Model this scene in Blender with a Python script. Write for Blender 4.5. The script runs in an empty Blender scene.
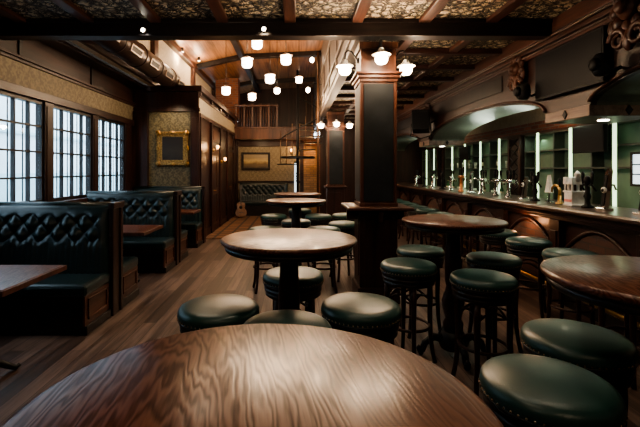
import bpy, bmesh, math, random
from mathutils import Vector, Matrix
random.seed(7)
S = bpy.context.scene
COL = S.collection
PI = math.pi
R = math.radians

# ---------------------------------------------------------------- materials
def nodes(name):
    m = bpy.data.materials.new(name); m.use_nodes = True
    nt = m.node_tree; b = nt.nodes['Principled BSDF']
    return m, nt, b
def N(nt, t, **k):
    n = nt.nodes.new(t)
    for a, v in k.items():
        if a.startswith('i_'): n.inputs[a[2:].replace('_', ' ')].default_value = v
        else: setattr(n, a, v)
    return n
def coords(nt, scale=(1, 1, 1), rot=(0, 0, 0), kind='Object'):
    tc = N(nt, 'ShaderNodeTexCoord'); mp = N(nt, 'ShaderNodeMapping')
    mp.inputs['Scale'].default_value = scale; mp.inputs['Rotation'].default_value = rot
    nt.links.new(tc.outputs[kind], mp.inputs['Vector'])
    return mp.outputs['Vector']
def ramp(nt, fac, stops):
    r = N(nt, 'ShaderNodeValToRGB'); e = r.color_ramp.elements
    while len(e) < len(stops): e.new(0.5)
    for i, (p, c) in enumerate(stops):
        e[i].position = p; e[i].color = (*c, 1)
    nt.links.new(fac, r.inputs['Fac']); return r.outputs['Color']
def bump(nt, b, h, s=0.3, d=0.01):
    n = N(nt, 'ShaderNodeBump'); n.inputs['Strength'].default_value = s; n.inputs['Distance'].default_value = d
    nt.links.new(h, n.inputs['Height']); nt.links.new(n.outputs['Normal'], b.inputs['Normal'])
def simple(name, c, rough=.5, metal=0., noise=0.15, nscale=18, bs=0.0, spec=.4):
    m, nt, b = nodes(name)
    v = coords(nt)
    n = N(nt, 'ShaderNodeTexNoise'); n.inputs['Scale'].default_value = nscale; n.inputs['Detail'].default_value = 4
    nt.links.new(v, n.inputs['Vector'])
    lo = tuple(x * (1 - noise) for x in c); hi = tuple(min(1, x * (1 + noise)) for x in c)
    nt.links.new(ramp(nt, n.outputs['Fac'], [(.3, lo), (.7, hi)]), b.inputs['Base Color'])
    b.inputs['Roughness'].default_value = rough; b.inputs['Metallic'].default_value = metal; b.inputs['Specular IOR Level'].default_value = spec
    if bs: bump(nt, b, n.outputs['Fac'], bs, .004)
    return m
def wood(name, dark, light, axis='z', rough=.38, scale=1., coat=0., ring=9., bs=.12):
    """long fine grain along the given axis"""
    m, nt, b = nodes(name)
    st = {'x': (.08, 1, 1), 'y': (1, .08, 1), 'z': (1, 1, .08)}[axis]
    v = coords(nt, tuple(s * scale for s in st))
    w = N(nt, 'ShaderNodeTexNoise'); w.inputs['Scale'].default_value = ring; w.inputs['Detail'].default_value = 5
    w.inputs['Roughness'].default_value = .62; w.inputs['Distortion'].default_value = .6
    nt.links.new(v, w.inputs['Vector'])
    f = N(nt, 'ShaderNodeTexNoise'); f.inputs['Scale'].default_value = 90; f.inputs['Detail'].default_value = 3
    nt.links.new(v, f.inputs['Vector'])
    mx = N(nt, 'ShaderNodeMath', operation='MULTIPLY_ADD'); mx.inputs[1].default_value = .35
    nt.links.new(f.outputs['Fac'], mx.inputs[0]); nt.links.new(w.outputs['Fac'], mx.inputs[2])
    nt.links.new(ramp(nt, mx.outputs[0], [(.48, dark), (.9, light)]), b.inputs['Base Color'])
    b.inputs['Roughness'].default_value = rough; b.inputs['Coat Weight'].default_value = coat; b.inputs['Specular IOR Level'].default_value = .3
    b.inputs['Coat Roughness'].default_value = .15
    if bs: bump(nt, b, mx.outputs[0], bs, .003)
    return m
def emit(name, c, s):
    m, nt, b = nodes(name)
    b.inputs['Base Color'].default_value = (*c, 1)
    b.inputs['Emission Color'].default_value = (*c, 1); b.inputs['Emission Strength'].default_value = s
    return m

M = {}
M['mahogany'] = wood('mahogany', (.010, .0048, .0042), (.048, .019, .014))
M['mahogany_y'] = wood('mahogany_along', (.010, .0048, .0042), (.05, .02, .0145), 'y')
M['mahogany_x'] = wood('mahogany_across', (.010, .0048, .0042), (.045, .018, .013), 'x')
M['redwood'] = wood('red_mahogany', (.028, .011, .008), (.10, .04, .024))
M['redwood_y'] = wood('red_mahogany_along', (.028, .011, .008), (.10, .042, .028), 'y')
M['blackwood'] = wood('blackened_wood', (.006, .005, .005), (.022, .013, .011), rough=.4)
M['blackwood_x'] = wood('blackened_wood_across', (.006, .005, .006), (.02, .013, .012), 'x', rough=.42)

def tabletop_mat():
    m, nt, b = nodes('oiled_oak_tabletop')
    v = coords(nt, (1, .16, 1))
    n = N(nt, 'ShaderNodeTexNoise'); n.inputs['Scale'].default_value = 2.4; n.inputs['Detail'].default_value = 2
    nt.links.new(v, n.inputs['Vector'])
    w = N(nt, 'ShaderNodeTexWave', wave_type='RINGS', rings_direction='Z', wave_profile='SIN')
    w.inputs['Scale'].default_value = 24; w.inputs['Distortion'].default_value = 16; w.inputs['Detail'].default_value = 2
    w.inputs['Detail Scale'].default_value = 1.1
    off = N(nt, 'ShaderNodeVectorMath', operation='ADD'); off.inputs[1].default_value = (.16, .10, 0)
    nt.links.new(v, off.inputs[0]); nt.links.new(off.outputs[0], w.inputs['Vector'])
    p = N(nt, 'ShaderNodeTexNoise'); p.inputs['Scale'].default_value = 160; p.inputs['Detail'].default_value = 2
    nt.links.new(coords(nt, (1, .05, 1)), p.inputs['Vector'])
    a = N(nt, 'ShaderNodeMath', operation='MULTIPLY_ADD'); a.inputs[1].default_value = .30
    nt.links.new(w.outputs['Fac'], a.inputs[0]); nt.links.new(n.outputs['Fac'], a.inputs[2])
    a2 = N(nt, 'ShaderNodeMath', operation='MULTIPLY_ADD'); a2.inputs[1].default_value = .35
    nt.links.new(p.outputs['Fac'], a2.inputs[0]); nt.links.new(a.outputs[0], a2.inputs[2])
    nt.links.new(ramp(nt, a2.outputs[0], [(.52, (.034, .0115, .007)), (.72, (.085, .029, .015)), (.98, (.15, .055, .029))]), b.inputs['Base Color'])
    b.inputs['Roughness'].default_value = .30
    sm = N(nt, 'ShaderNodeMapRange'); sm.inputs['From Min'].default_value = .6; sm.inputs['From Max'].default_value = .9; sm.inputs['To Min'].default_value = .14; sm.inputs['To Max'].default_value = .42
    nt.links.new(a2.outputs[0], sm.inputs['Value']); nt.links.new(sm.outputs['Result'], b.inputs['Specular IOR Level'])
    b.inputs['Coat Weight'].default_value = .08; b.inputs['Coat Roughness'].default_value = .15
    bump(nt, b, a2.outputs[0], .2, .003)
    return m
M['tabletop'] = tabletop_mat()

def floor_mat():
    m, nt, b = nodes('worn_plank_floor')
    v = coords(nt, rot=(0, 0, PI / 2))
    br = N(nt, 'ShaderNodeTexBrick', offset=.37, offset_frequency=2)
    for k, val in (('Scale', 1), ('Brick Width', 1.7), ('Row Height', .125), ('Mortar Size', .004), ('Mortar Smooth', .3), ('Bias', 0)):
        br.inputs[k].default_value = val
    br.inputs['Color1'].default_value = (.26, .26, .26, 1); br.inputs['Color2'].default_value = (.85, .85, .85, 1); br.inputs['Mortar'].default_value = (0, 0, 0, 1)
    nt.links.new(v, br.inputs['Vector'])
    g = N(nt, 'ShaderNodeTexNoise'); g.inputs['Scale'].default_value = 12; g.inputs['Detail'].default_value = 6; g.inputs['Roughness'].default_value = .65
    nt.links.new(coords(nt, (1.6, .1, 1)), g.inputs['Vector'])
    a = N(nt, 'ShaderNodeMath', operation='MULTIPLY_ADD'); a.inputs[1].default_value = .5
    nt.links.new(br.outputs['Color'], a.inputs[0]); nt.links.new(g.outputs['Fac'], a.inputs[2])
    col = ramp(nt, a.outputs[0], [(.48, (.015, .010, .0085)), (.75, (.058, .037, .030)), (1.0, (.17, .12, .10))])
    nt.links.new(col, b.inputs['Base Color'])
    rr = N(nt, 'ShaderNodeMapRange'); rr.inputs['To Min'].default_value = .33; rr.inputs['To Max'].default_value = .55
    nt.links.new(g.outputs['Fac'], rr.inputs['Value']); nt.links.new(rr.outputs['Result'], b.inputs['Roughness'])
    bump(nt, b, a.outputs[0], .35, .006)
    return m
M['floor'] = floor_mat()

def leather(name, c, rough=.36):
    m, nt, b = nodes(name)
    v = coords(nt)
    n = N(nt, 'ShaderNodeTexNoise'); n.inputs['Scale'].default_value = 5; n.inputs['Detail'].default_value = 4
    vo = N(nt, 'ShaderNodeTexVoronoi'); vo.inputs['Scale'].default_value = 260
    nt.links.new(v, n.inputs['Vector']); nt.links.new(v, vo.inputs['Vector'])
    nt.links.new(ramp(nt, n.outputs['Fac'], [(.3, tuple(x * .75 for x in c)), (.7, tuple(x * 1.2 for x in c))]), b.inputs['Base Color'])
    b.inputs['Roughness'].default_value = rough
    bump(nt, b, vo.outputs['Distance'], .08, .002)
    return m
M['leather'] = leather('green_leather', (.014, .047, .043))
M['booth_leather'] = leather('dark_green_booth_leather', (.005, .015, .016), .30)
M['piping'] = simple('dark_leather_piping', (.008, .012, .012), .45)

def ornate_mat():
    m, nt, b = nodes('embossed_ceiling_panel')
    v = coords(nt)
    w2 = N(nt, 'ShaderNodeTexNoise'); w2.inputs['Scale'].default_value = 8.5; w2.inputs['Detail'].default_value = .6; w2.inputs['Distortion'].default_value = 1.4
    nt.links.new(v, w2.inputs['Vector'])
    k = N(nt, 'ShaderNodeMath', operation='MULTIPLY'); k.inputs[1].default_value = 38
    sn = N(nt, 'ShaderNodeMath', operation='SINE')
    nt.links.new(w2.outputs['Fac'], k.inputs[0]); nt.links.new(k.outputs[0], sn.inputs[0])
    w = N(nt, 'ShaderNodeTexVoronoi', feature='DISTANCE_TO_EDGE'); w.inputs['Scale'].default_value = 10
    nt.links.new(v, w.inputs['Vector'])
    e = N(nt, 'ShaderNodeMath', operation='MULTIPLY_ADD', use_clamp=False); e.inputs[1].default_value = 3.2; e.inputs[2].default_value = -.55
    nt.links.new(w.outputs['Distance'], e.inputs[0])
    s = N(nt, 'ShaderNodeMath', operation='MULTIPLY_ADD'); s.inputs[1].default_value = .5
    nt.links.new(sn.outputs[0], s.inputs[0]); nt.links.new(e.outputs[0], s.inputs[2])
    a = N(nt, 'ShaderNodeMath', operation='ADD'); a.inputs[1].default_value = .5; nt.links.new(s.outputs[0], a.inputs[0])
    nt.links.new(ramp(nt, a.outputs[0], [(.42, (.016, .012, .009)), (.55, (.10, .072, .046)), (.72, (.40, .31, .195)), (1., (.52, .42, .28))]), b.inputs['Base Color'])
    b.inputs['Roughness'].default_value = .5
    bump(nt, b, a.outputs[0], .7, .02)
    return m
M['ornate'] = ornate_mat()

def damask(name, lo, hi):
    m, nt, b = nodes(name)
    v = coords(nt, (1, 1, 1))
    sx = N(nt, 'ShaderNodeSeparateXYZ'); nt.links.new(v, sx.inputs[0])
    def M2(op, a, bb):
        q = N(nt, 'ShaderNodeMath', operation=op)
        for i, x in enumerate((a, bb)):
            if x is None: continue
            if isinstance(x, (int, float)): q.inputs[i].default_value = x
            else: nt.links.new(x, q.inputs[i])
        return q.outputs[0]
    u = M2('ADD', sx.outputs['X'], sx.outputs['Y'])
    cu = M2('SINE', M2('MULTIPLY', u, 40.), None); cz = M2('SINE', M2('MULTIPLY', sx.outputs['Z'], 30.), None)
    cu2 = M2('COSINE', M2('MULTIPLY', u, 80.), None); cz2 = M2('COSINE', M2('MULTIPLY', sx.outputs['Z'], 90.), None)
    h = M2('ADD', M2('MULTIPLY', cu, cz), M2('MULTIPLY', M2('MULTIPLY', cu2, cz2), .6))
    n = N(nt, 'ShaderNodeTexNoise'); n.inputs['Scale'].default_value = 30; n.inputs['Detail'].default_value = 4
    nt.links.new(v, n.inputs['Vector'])
    h = M2('ADD', M2('MULTIPLY', h, .08), n.outputs['Fac'])
    nt.links.new(ramp(nt, h, [(.4, lo), (.62, hi)]), b.inputs['Base Color'])
    b.inputs['Roughness'].default_value = .62
    return m
M['damask'] = damask('ochre_damask_wallpaper', (.13, .10, .06), (.22, .175, .105))
M['damask_dark'] = damask('olive_damask_wallpaper', (.065, .055, .031), (.15, .125, .068))

def brick_mat(name, c1, c2, mort):
    m, nt, b = nodes(name)
    tc = N(nt, 'ShaderNodeTexCoord'); sx = N(nt, 'ShaderNodeSeparateXYZ'); cb = N(nt, 'ShaderNodeCombineXYZ')
    ad = N(nt, 'ShaderNodeMath', operation='ADD')
    nt.links.new(tc.outputs['Object'], sx.inputs[0]); nt.links.new(sx.outputs['X'], ad.inputs[0]); nt.links.new(sx.outputs['Y'], ad.inputs[1])
    nt.links.new(ad.outputs[0], cb.inputs['X']); nt.links.new(sx.outputs['Z'], cb.inputs['Y'])
    br = N(nt, 'ShaderNodeTexBrick')
    for k, val in (('Scale', 1), ('Brick Width', .23), ('Row Height', .075), ('Mortar Size', .008)): br.inputs[k].default_value = val
    br.inputs['Color1'].default_value = (*c1, 1); br.inputs['Color2'].default_value = (*c2, 1); br.inputs['Mortar'].default_value = (*mort, 1)
    nt.links.new(cb.outputs[0], br.inputs['Vector']); nt.links.new(br.outputs['Color'], b.inputs['Base Color'])
    b.inputs['Roughness'].default_value = .8
    iv = N(nt, 'ShaderNodeMath', operation='SUBTRACT'); iv.inputs[0].default_value = 1; nt.links.new(br.outputs['Fac'], iv.inputs[1])
    bump(nt, b, iv.outputs[0], .6, .01)
    return m
M['brick'] = brick_mat('red_brick', (.27, .09, .05), (.14, .045, .03), (.17, .14, .11))
M['brick_dark'] = brick_mat('dark_bar_brick', (.07, .026, .016), (.045, .018, .012), (.03, .022, .018))
M['brick_warm'] = brick_mat('rough_ochre_brick', (.32, .17, .08), (.22, .11, .05), (.11, .08, .05))

def plank_mat():
    m, nt, b = nodes('pine_plank_vault')
    br = N(nt, 'ShaderNodeTexBrick', offset=.4)
    for k, val in (('Scale', 1), ('Brick Width', 3.2), ('Row Height', .14), ('Mortar Size', .005)): br.inputs[k].default_value = val
    br.inputs['Color1'].default_value = (.3, .3, .3, 1); br.inputs['Color2'].default_value = (.7, .7, .7, 1); br.inputs['Mortar'].default_value = (0, 0, 0, 1)
    nt.links.new(coords(nt, rot=(0, 0, PI / 2)), br.inputs['Vector'])
    g = N(nt, 'ShaderNodeTexNoise'); g.inputs['Scale'].default_value = 10; g.inputs['Detail'].default_value = 5
    nt.links.new(coords(nt, (1.5, .1, 1)), g.inputs['Vector'])
    a = N(nt, 'ShaderNodeMath', operation='MULTIPLY_ADD'); a.inputs[1].default_value = .5
    nt.links.new(br.outputs['Color'], a.inputs[0]); nt.links.new(g.outputs['Fac'], a.inputs[2])
    nt.links.new(ramp(nt, a.outputs[0], [(.4, (.07, .03, .016)), (.75, (.26, .125, .062)), (1., (.36, .19, .10))]), b.inputs['Base Color'])
    b.inputs['Roughness'].default_value = .5
    return m
M['plank'] = plank_mat()

def plaid_mat():
    m, nt, b = nodes('plaid_carpet')
    v = coords(nt); ch = N(nt, 'ShaderNodeTexBrick', offset=0.)
    for k, val in (('Scale', 1), ('Brick Width', .3), ('Row Height', .3), ('Mortar Size', .03)): ch.inputs[k].default_value = val
    ch.inputs['Color1'].default_value = (.16, .075, .035, 1); ch.inputs['Color2'].default_value = (.10, .05, .028, 1); ch.inputs['Mortar'].default_value = (.028, .018, .014, 1)
    nt.links.new(v, ch.inputs['Vector']); nt.links.new(ch.outputs['Color'], b.inputs['Base Color'])
    b.inputs['Roughness'].default_value = .9
    return m
M['plaid'] = plaid_mat()

def painting_mat(name, stops, rot, sc):
    m, nt, b = nodes(name)
    v = coords(nt, kind='Generated')
    sx = N(nt, 'ShaderNodeSeparateXYZ'); nt.links.new(v, sx.inputs[0])
    n = N(nt, 'ShaderNodeTexNoise'); n.inputs['Scale'].default_value = sc; n.inputs['Detail'].default_value = 5
    nt.links.new(v, n.inputs['Vector'])
    a = N(nt, 'ShaderNodeMath', operation='MULTIPLY_ADD'); a.inputs[1].default_value = .5
    nt.links.new(n.outputs['Fac'], a.inputs[0]); nt.links.new(sx.outputs['Z'], a.inputs[2])
    nt.links.new(ramp(nt, a.outputs[0], stops), b.inputs['Base Color'])
    b.inputs['Roughness'].default_value = .45
    return m
M['art_dark'] = painting_mat('dark_oil_painting', [(.2, (.008, .007, .006)), (.6, (.03, .024, .018)), (1.1, (.014, .012, .011))], 0, 4)
M['art_gold'] = painting_mat('golden_landscape_painting', [(.2, (.03, .02, .01)), (.55, (.12, .075, .03)), (.75, (.42, .30, .13)), (1., (.22, .17, .10))], 0, 3)

M['bronze'] = simple('dull_bronze', (.13, .075, .045), .45, .6)
M['gilt'] = simple('gilded_wood', (.40, .22, .075), .3, .9, .6, 45, .5)
M['brass'] = simple('aged_brass', (.45, .28, .11), .3, .9)
M['nail'] = simple('brass_nail_heads', (.32, .22, .13), .3, .9)
M['copper'] = simple('copper', (.62, .25, .12), .3, .9)
M['chrome'] = simple('chrome', (.7, .7, .7), .12, 1., .03)
M['iron'] = simple('black_iron', (.012, .012, .013), .45, .4)
M['black'] = simple('matte_black', (.008, .008, .009), .55, spec=.2)
M['screen'] = simple('dark_screen', (.004, .004, .005), .5, 0, .05, spec=.12)
M['slate'] = simple('slate_panel', (.016, .019, .022), .6, 0, .25, 6, spec=.2)
M['white'] = simple('white_enamel', (.72, .70, .66), .35)
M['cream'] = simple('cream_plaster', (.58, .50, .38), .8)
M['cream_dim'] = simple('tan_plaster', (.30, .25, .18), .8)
M['soffit_paint'] = simple('painted_moulding', (.115, .09, .076), .5)
M['olive'] = simple('olive_vault_paint', (.085, .092, .075), .35)
M['shelf_green'] = simple('green_shelf_back', (.105, .16, .115), .4, 0, .2, 4)
M['shelf'] = simple('shelf_board', (.05, .062, .05), .35)
M['pier_wood'] = wood('pale_pier_wood', (.07, .042, .033), (.22, .15, .12), 'y')
M['counter'] = wood('bar_top_wood', (.03, .016, .012), (.105, .06, .043), 'y', rough=.3, coat=.3)
M['duct'] = simple('bronze_painted_duct', (.042, .024, .018), .38, .35)
M['duct_slot'] = simple('duct_slot_metal', (.30, .22, .17), .4, .5)
M['facade'] = simple('pale_facade', (.72, .80, .84), .8, 0, .06, 2)
M['facade_low'] = simple('teal_facade_base', (.50, .68, .72), .8, 0, .06, 2)
M['asphalt'] = simple('pavement', (.4, .42, .43), .9)
M['globe'] = emit('lit_opal_glass', (1., .82, .60), 18.)
M['globe_dim'] = emit('lit_frosted_lantern', (1., .86, .70), 8.)
M['lantern_trim'] = simple('lantern_metal', (.20, .15, .12), .4, .6)
M['strip'] = emit('led_strip', (.74, 1., .62), 1.7)
M['downlight'] = emit('downlight_lens', (1., .93, .75), 14.)
M['totem'] = emit('lit_white_panel', (.75, .92, 1.), 1.1)
M['amber'] = emit('amber_sconce', (1., .55, .22), 4.)
M['guitar'] = wood('spruce_guitar', (.05, .018, .008), (.15, .06, .02), rough=.3)
M['bottle'] = simple('brown_bottle_glass', (.05, .03, .012), .1)
M['bottle_green'] = simple('green_bottle_glass', (.03, .09, .04), .1)
M['glassware'] = simple('pale_glassware', (.42, .5, .44), .1)

def glass_mat():
    m = bpy.data.materials.new('window_glass'); m.use_nodes = True
    nt = m.node_tree; nt.nodes.clear()
    o = N(nt, 'ShaderNodeOutputMaterial'); mx = N(nt, 'ShaderNodeMixShader'); t = N(nt, 'ShaderNodeBsdfTransparent'); g = N(nt, 'ShaderNodeBsdfGlossy')
    t.inputs['Color'].default_value = (.93, .97, 1, 1); g.inputs['Roughness'].default_value = .03
    mx.inputs['Fac'].default_value = .06
    nt.links.new(t.outputs[0], mx.inputs[1]); nt.links.new(g.outputs[0], mx.inputs[2]); nt.links.new(mx.outputs[0], o.inputs['Surface'])
    return m
M['glass'] = glass_mat()

# ---------------------------------------------------------------- mesh helpers
class MB:
    def __init__(s): s.b = bmesh.new()
    def box(s, x0, x1, y0, y1, z0, z1):
        P = [(x, y, z) for z in (z0, z1) for y in (y0, y1) for x in (x0, x1)]
        v = [s.b.verts.new(p) for p in P]
        for f in ((0, 2, 3, 1), (4, 5, 7, 6), (0, 1, 5, 4), (2, 6, 7, 3), (0, 4, 6, 2), (1, 3, 7, 5)): s.b.faces.new([v[i] for i in f])
        return s
    def cbox(s, c, d):
        return s.box(c[0] - d[0] / 2, c[0] + d[0] / 2, c[1] - d[1] / 2, c[1] + d[1] / 2, c[2] - d[2] / 2, c[2] + d[2] / 2)
    def lathe(s, prof, c=(0, 0, 0), n=32, axis='z', smooth=True):
        rings = []
        for (r, h) in prof:
            ring = []
            if r < 1e-6:
                q = [(0, 0, h)]
            else:
                q = [(r * math.cos(2 * PI * i / n), r * math.sin(2 * PI * i / n), h) for i in range(n)]
            for p in q:
                if axis == 'x': p = (p[2], p[0], p[1])
                elif axis == 'y': p = (p[1], p[2], p[0])
                ring.append(s.b.verts.new((p[0] + c[0], p[1] + c[1], p[2] + c[2])))
            rings.append(ring)
        for a, bb in zip(rings, rings[1:]):
            for i in range(n):
                j = (i + 1) % n
                if len(a) == 1 and len(bb) == 1: continue
                if len(a) == 1: f = [a[0], bb[j], bb[i]]
                elif len(bb) == 1: f = [a[i], a[j], bb[0]]
                else: f = [a[i], a[j], bb[j], bb[i]]
                f = s.b.faces.new(f); f.smooth = smooth
        for ring, fl in ((rings[0], True), (rings[-1], False)):
            if len(ring) > 2: s.b.faces.new(list(reversed(ring)) if fl else ring)
        return s
    def cyl(s, a, b, r, r2=None, n=12):
        return s.tube([a, b], [r, r if r2 is None else r2], n)
    def tube(s, pts, r, n=8, closed=False):
        pts = [Vector(p) for p in pts]; L = len(pts)
        rs = r if isinstance(r, (list, tuple)) else [r] * L
        rings = []; up = None
        for i, p in enumerate(pts):
            if closed: t = pts[(i + 1) % L] - pts[i - 1]
            else: t = pts[min(i + 1, L - 1)] - pts[max(i - 1, 0)]
            t.normalize()
            if up is None: up = Vector((0, 0, 1)) if abs(t.z) < .9 else Vector((1, 0, 0))
            u = t.cross(up)
            if u.length < 1e-4: u = t.orthogonal()
            u.normalize(); w = u.cross(t).normalized(); up = w
            rings.append([s.b.verts.new(p + (u * math.cos(2 * PI * k / n) + w * math.sin(2 * PI * k / n)) * rs[i]) for k in range(n)])
        pr = list(zip(rings, rings[1:])) + ([(rings[-1], rings[0])] if closed else [])
        for a, bb in pr:
            for k in range(n):
                f = s.b.faces.new([a[k], a[(k + 1) % n], bb[(k + 1) % n], bb[k]]); f.smooth = True
        if not closed:
            s.b.faces.new(list(reversed(rings[0]))); s.b.faces.new(rings[-1])
        return s
    def ring(s, c, R_, r, n=32, m=8, axis='z'):
        P = []
        for i in range(n):
            a = 2 * PI * i / n; q = (R_ * math.cos(a), R_ * math.sin(a), 0)
            if axis == 'y': q = (q[0], 0, q[1])
            if axis == 'x': q = (0, q[0], q[1])
            P.append((c[0] + q[0], c[1] + q[1], c[2] + q[2]))
        return s.tube(P, r, m, True)
    def ball(s, c, r, sc=(1, 1, 1), n=12):
        g = bmesh.ops.create_uvsphere(s.b, u_segments=n, v_segments=max(6, n * 2 // 3), radius=r, matrix=Matrix.Translation(c) @ Matrix.Diagonal((*sc, 1)))
        for v in g['verts']:
            for f in v.link_faces: f.smooth = True
        return s
    def prism(s, poly, a0, a1, axis='x'):
        """polygon extruded along an axis; poly in the two other coordinates"""
        def P(q, a):
            return {'x': (a, q[0], q[1]), 'y': (q[0], a, q[1]), 'z': (q[0], q[1], a)}[axis]
        A = [s.b.verts.new(P(q, a0)) for q in poly]; B = [s.b.verts.new(P(q, a1)) for q in poly]
        n = len(poly)
        s.b.faces.new(A); s.b.faces.new(list(reversed(B)))
        for i in range(n): s.b.faces.new([A[i], B[i], B[(i + 1) % n], A[(i + 1) % n]])
        return s
    def grid(s, fn, nu, nv, smooth=True):
        V = [[s.b.verts.new(fn(i / nu, j / nv)) for j in range(nv + 1)] for i in range(nu + 1)]
        for i in range(nu):
            for j in range(nv):
                f = s.b.faces.new([V[i][j], V[i + 1][j], V[i + 1][j + 1], V[i][j + 1]]); f.smooth = smooth
        return s
    def mesh(s, name):
        bmesh.ops.recalc_face_normals(s.b, faces=s.b.faces)
        me = bpy.data.meshes.new(name); s.b.to_mesh(me); s.b.free(); return me

def obj(name, mb, mat, parent=None, bevel=0., loc=None, label=None):
    me = mb.mesh(name); me.materials.append(M[mat] if isinstance(mat, str) else mat)
    o = bpy.data.objects.new(name, me); COL.objects.link(o)
    if parent: o.parent = parent
    if loc: o.location = loc
    if bevel:
        md = o.modifiers.new('bevel', 'BEVEL'); md.width = bevel; md.segments = 2; md.limit_method = 'ANGLE'; md.angle_limit = R(40)
    if label: o['label'] = label
    return o
def tag(o, label, cat, group=None):
    o['label'] = label; o['category'] = cat
    if group: o['group'] = group
    return o
def thing(name, label, cat, loc=(0, 0, 0), rz=0., group=None):
    o = bpy.data.objects.new(name, None); COL.objects.link(o); o.empty_display_size = .1
    o.location = loc; o.rotation_euler = (0, 0, rz)
    return tag(o, label, cat, group)
def struct(name, mb, mat, bevel=0., parent=None):
    o = obj(name, mb, mat, parent, bevel)
    o['kind'] = 'structure'
    return o
def dup(root, loc, rz=0., label=None, group=None, scale=None):
    def rec(o, p):
        c = o.copy(); COL.objects.link(c); c.parent = p
        for ch in list(o.children): rec(ch, c)
        return c
    kids = list(root.children)
    r = root.copy(); COL.objects.link(r)
    r.location = loc; r.rotation_euler = (0, 0, rz)
    for ch in kids: rec(ch, r)
    if label: r['label'] = label
    if group: r['group'] = group
    if scale: r.scale = scale
    return r
def light(name, kind, loc, energy, color=(1, .72, .45), size=.1, rot=None, **k):
    d = bpy.data.lights.new(name, kind); d.energy = energy; d.color = color
    if kind == 'AREA':
        d.size = size
        if 'size_y' in k: d.shape = 'RECTANGLE'; d.size_y = k['size_y']
    elif kind == 'SPOT':
        d.shadow_soft_size = size; d.spot_size = k.get('cone', R(100)); d.spot_blend = .7
    else: d.shadow_soft_size = size
    o = bpy.data.objects.new(name, d); COL.objects.link(o); o.location = loc
    if rot: o.rotation_euler = rot
    return o

# ---------------------------------------------------------------- camera: level, 23 mm, shifted
cd = bpy.data.cameras.new('camera'); cam = bpy.data.objects.new('camera', cd); COL.objects.link(cam)
cam.location = (0, 0, 1.5); cam.rotation_euler = (PI / 2, 0, 0)
cd.sensor_width = 36; cd.lens = 36 * 410 / 640
cd.shift_x = 24 / 640; cd.shift_y = -43.5 / 640
cd.clip_start = .02
S.camera = cam

XL, XR, YB = -3.4, 4.6, -2.2
HX = .72                      # edge of the low ceiling beside the tall hall
CZ = 3.18                     # low ceiling
YBM = 4.55                    # transverse beam front

# ---------------------------------------------------------------- shell
struct('floor', MB().box(XL - .2, XR + .1, YB, 17.2, -.1, 0), 'floor')
WZ0, WZ1 = 1.06, 2.42
WIN = [(2.01, 3.11), (3.21, 4.31), (4.41, 5.51), (5.71, 6.81), (7.01, 8.11)]
wl = MB()
wl.box(XL - .09, XL, YB, 14.1, 0, WZ0)
wl.box(XL - .09, XL, YB, WIN[0][0], WZ0, WZ1)
for (a, b), (c, d) in zip(WIN, WIN[1:]): wl.box(XL - .09, XL, b, c, WZ0, WZ1)
wl.box(XL - .09, XL, WIN[-1][1], 14.1, WZ0, WZ1)
wl.box(XL - .09, XL, YB, 14.1, WZ1, 3.6)
struct('wall_left', wl, 'mahogany_y')
struct('wall_left_frieze', MB().box(XL, XL + .012, YB, 8.6, 2.53, 2.82), 'damask')
struct('trim_1', MB().box(XL, XL + .05, YB, 8.6, 2.42, 2.53).box(XL, XL + .035, YB, 8.6, 2.82, 2.86).box(XL, XL + .06, YB, 8.6, 2.86, 2.895).box(XL, XL + .03, YB, 8.6, 2.895, 3.19), 'mahogany_y', .006)
tp = MB()
for y in (3.0, 5.0, 6.75, 8.5): tp.box(XL + .03, XL + .05, y - .03, y + .03, 2.9, 3.19)
struct('trim_2', tp, 'blackwood')
struct('trim_3', MB().box(XL, -3.12, YBM, 8.6, 3.19, 3.36).box(-3.14, -3.09, YBM, 8.6, 3.22, 3.29), 'mahogany_y', .006)
pm = MB()
for (a, b) in ((4.31, 4.41), (5.51, 5.71), (6.81, 7.01), (8.11, 8.32)):
    pm.box(XL, XL + .03, a, b, .9, WZ1).box(XL + .03, XL + .042, a + .03, b - .03, 1.0, 2.36)
struct('trim_4', pm, 'mahogany', .005)
struct('trim_5', MB().box(XL, XL + .12, YB, 8.6, 1.0, WZ0), 'mahogany_y', .006)
def window(i, a, b):
    w = thing('window_%d' % i, '', 'window', (XL - .03, a, WZ0)); del w['label']; del w['category']; w['kind'] = 'structure'
    W, H = b - a, WZ1 - WZ0
    f = MB()
    f.box(-.05, .035, 0, .035, 0, H).box(-.05, .035, W - .035, W, 0, H).box(-.05, .035, 0, W, 0, .045).box(-.05, .035, 0, W, H - .045, H)
    obj('window_frame', f, 'blackwood', w)['kind'] = 'structure'
    g = MB()
    for k in (1, 2, 3): g.box(-.022, .03, W * k / 4 - .010, W * k / 4 + .010, .04, H - .04)
    for k in (1, 2, 3): g.box(-.02, .028, .04, W - .04, H * k / 4 - .012, H * k / 4 + .012)
    obj('muntin', g, 'blackwood', w)['kind'] = 'structure'
    # second sash behind, a few centimetres outside (double lines in the view)
    h = MB()
    for k in (1, 2, 3): h.box(-.068, -.056, W * k / 4 - .005, W * k / 4 + .005, 0, H)
    for k in (2,): h.box(-.068, -.056, 0, W, H * k / 4 - .005, H * k / 4 + .005)
    obj('outer_muntin', h, 'iron', w)['kind'] = 'structure'
    obj('pane', MB().box(-.004, .0, .04, W - .04, .04, H - .04), 'glass', w)['kind'] = 'structure'
for i, (a, b) in enumerate(WIN): window(i + 1, a, b)

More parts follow.
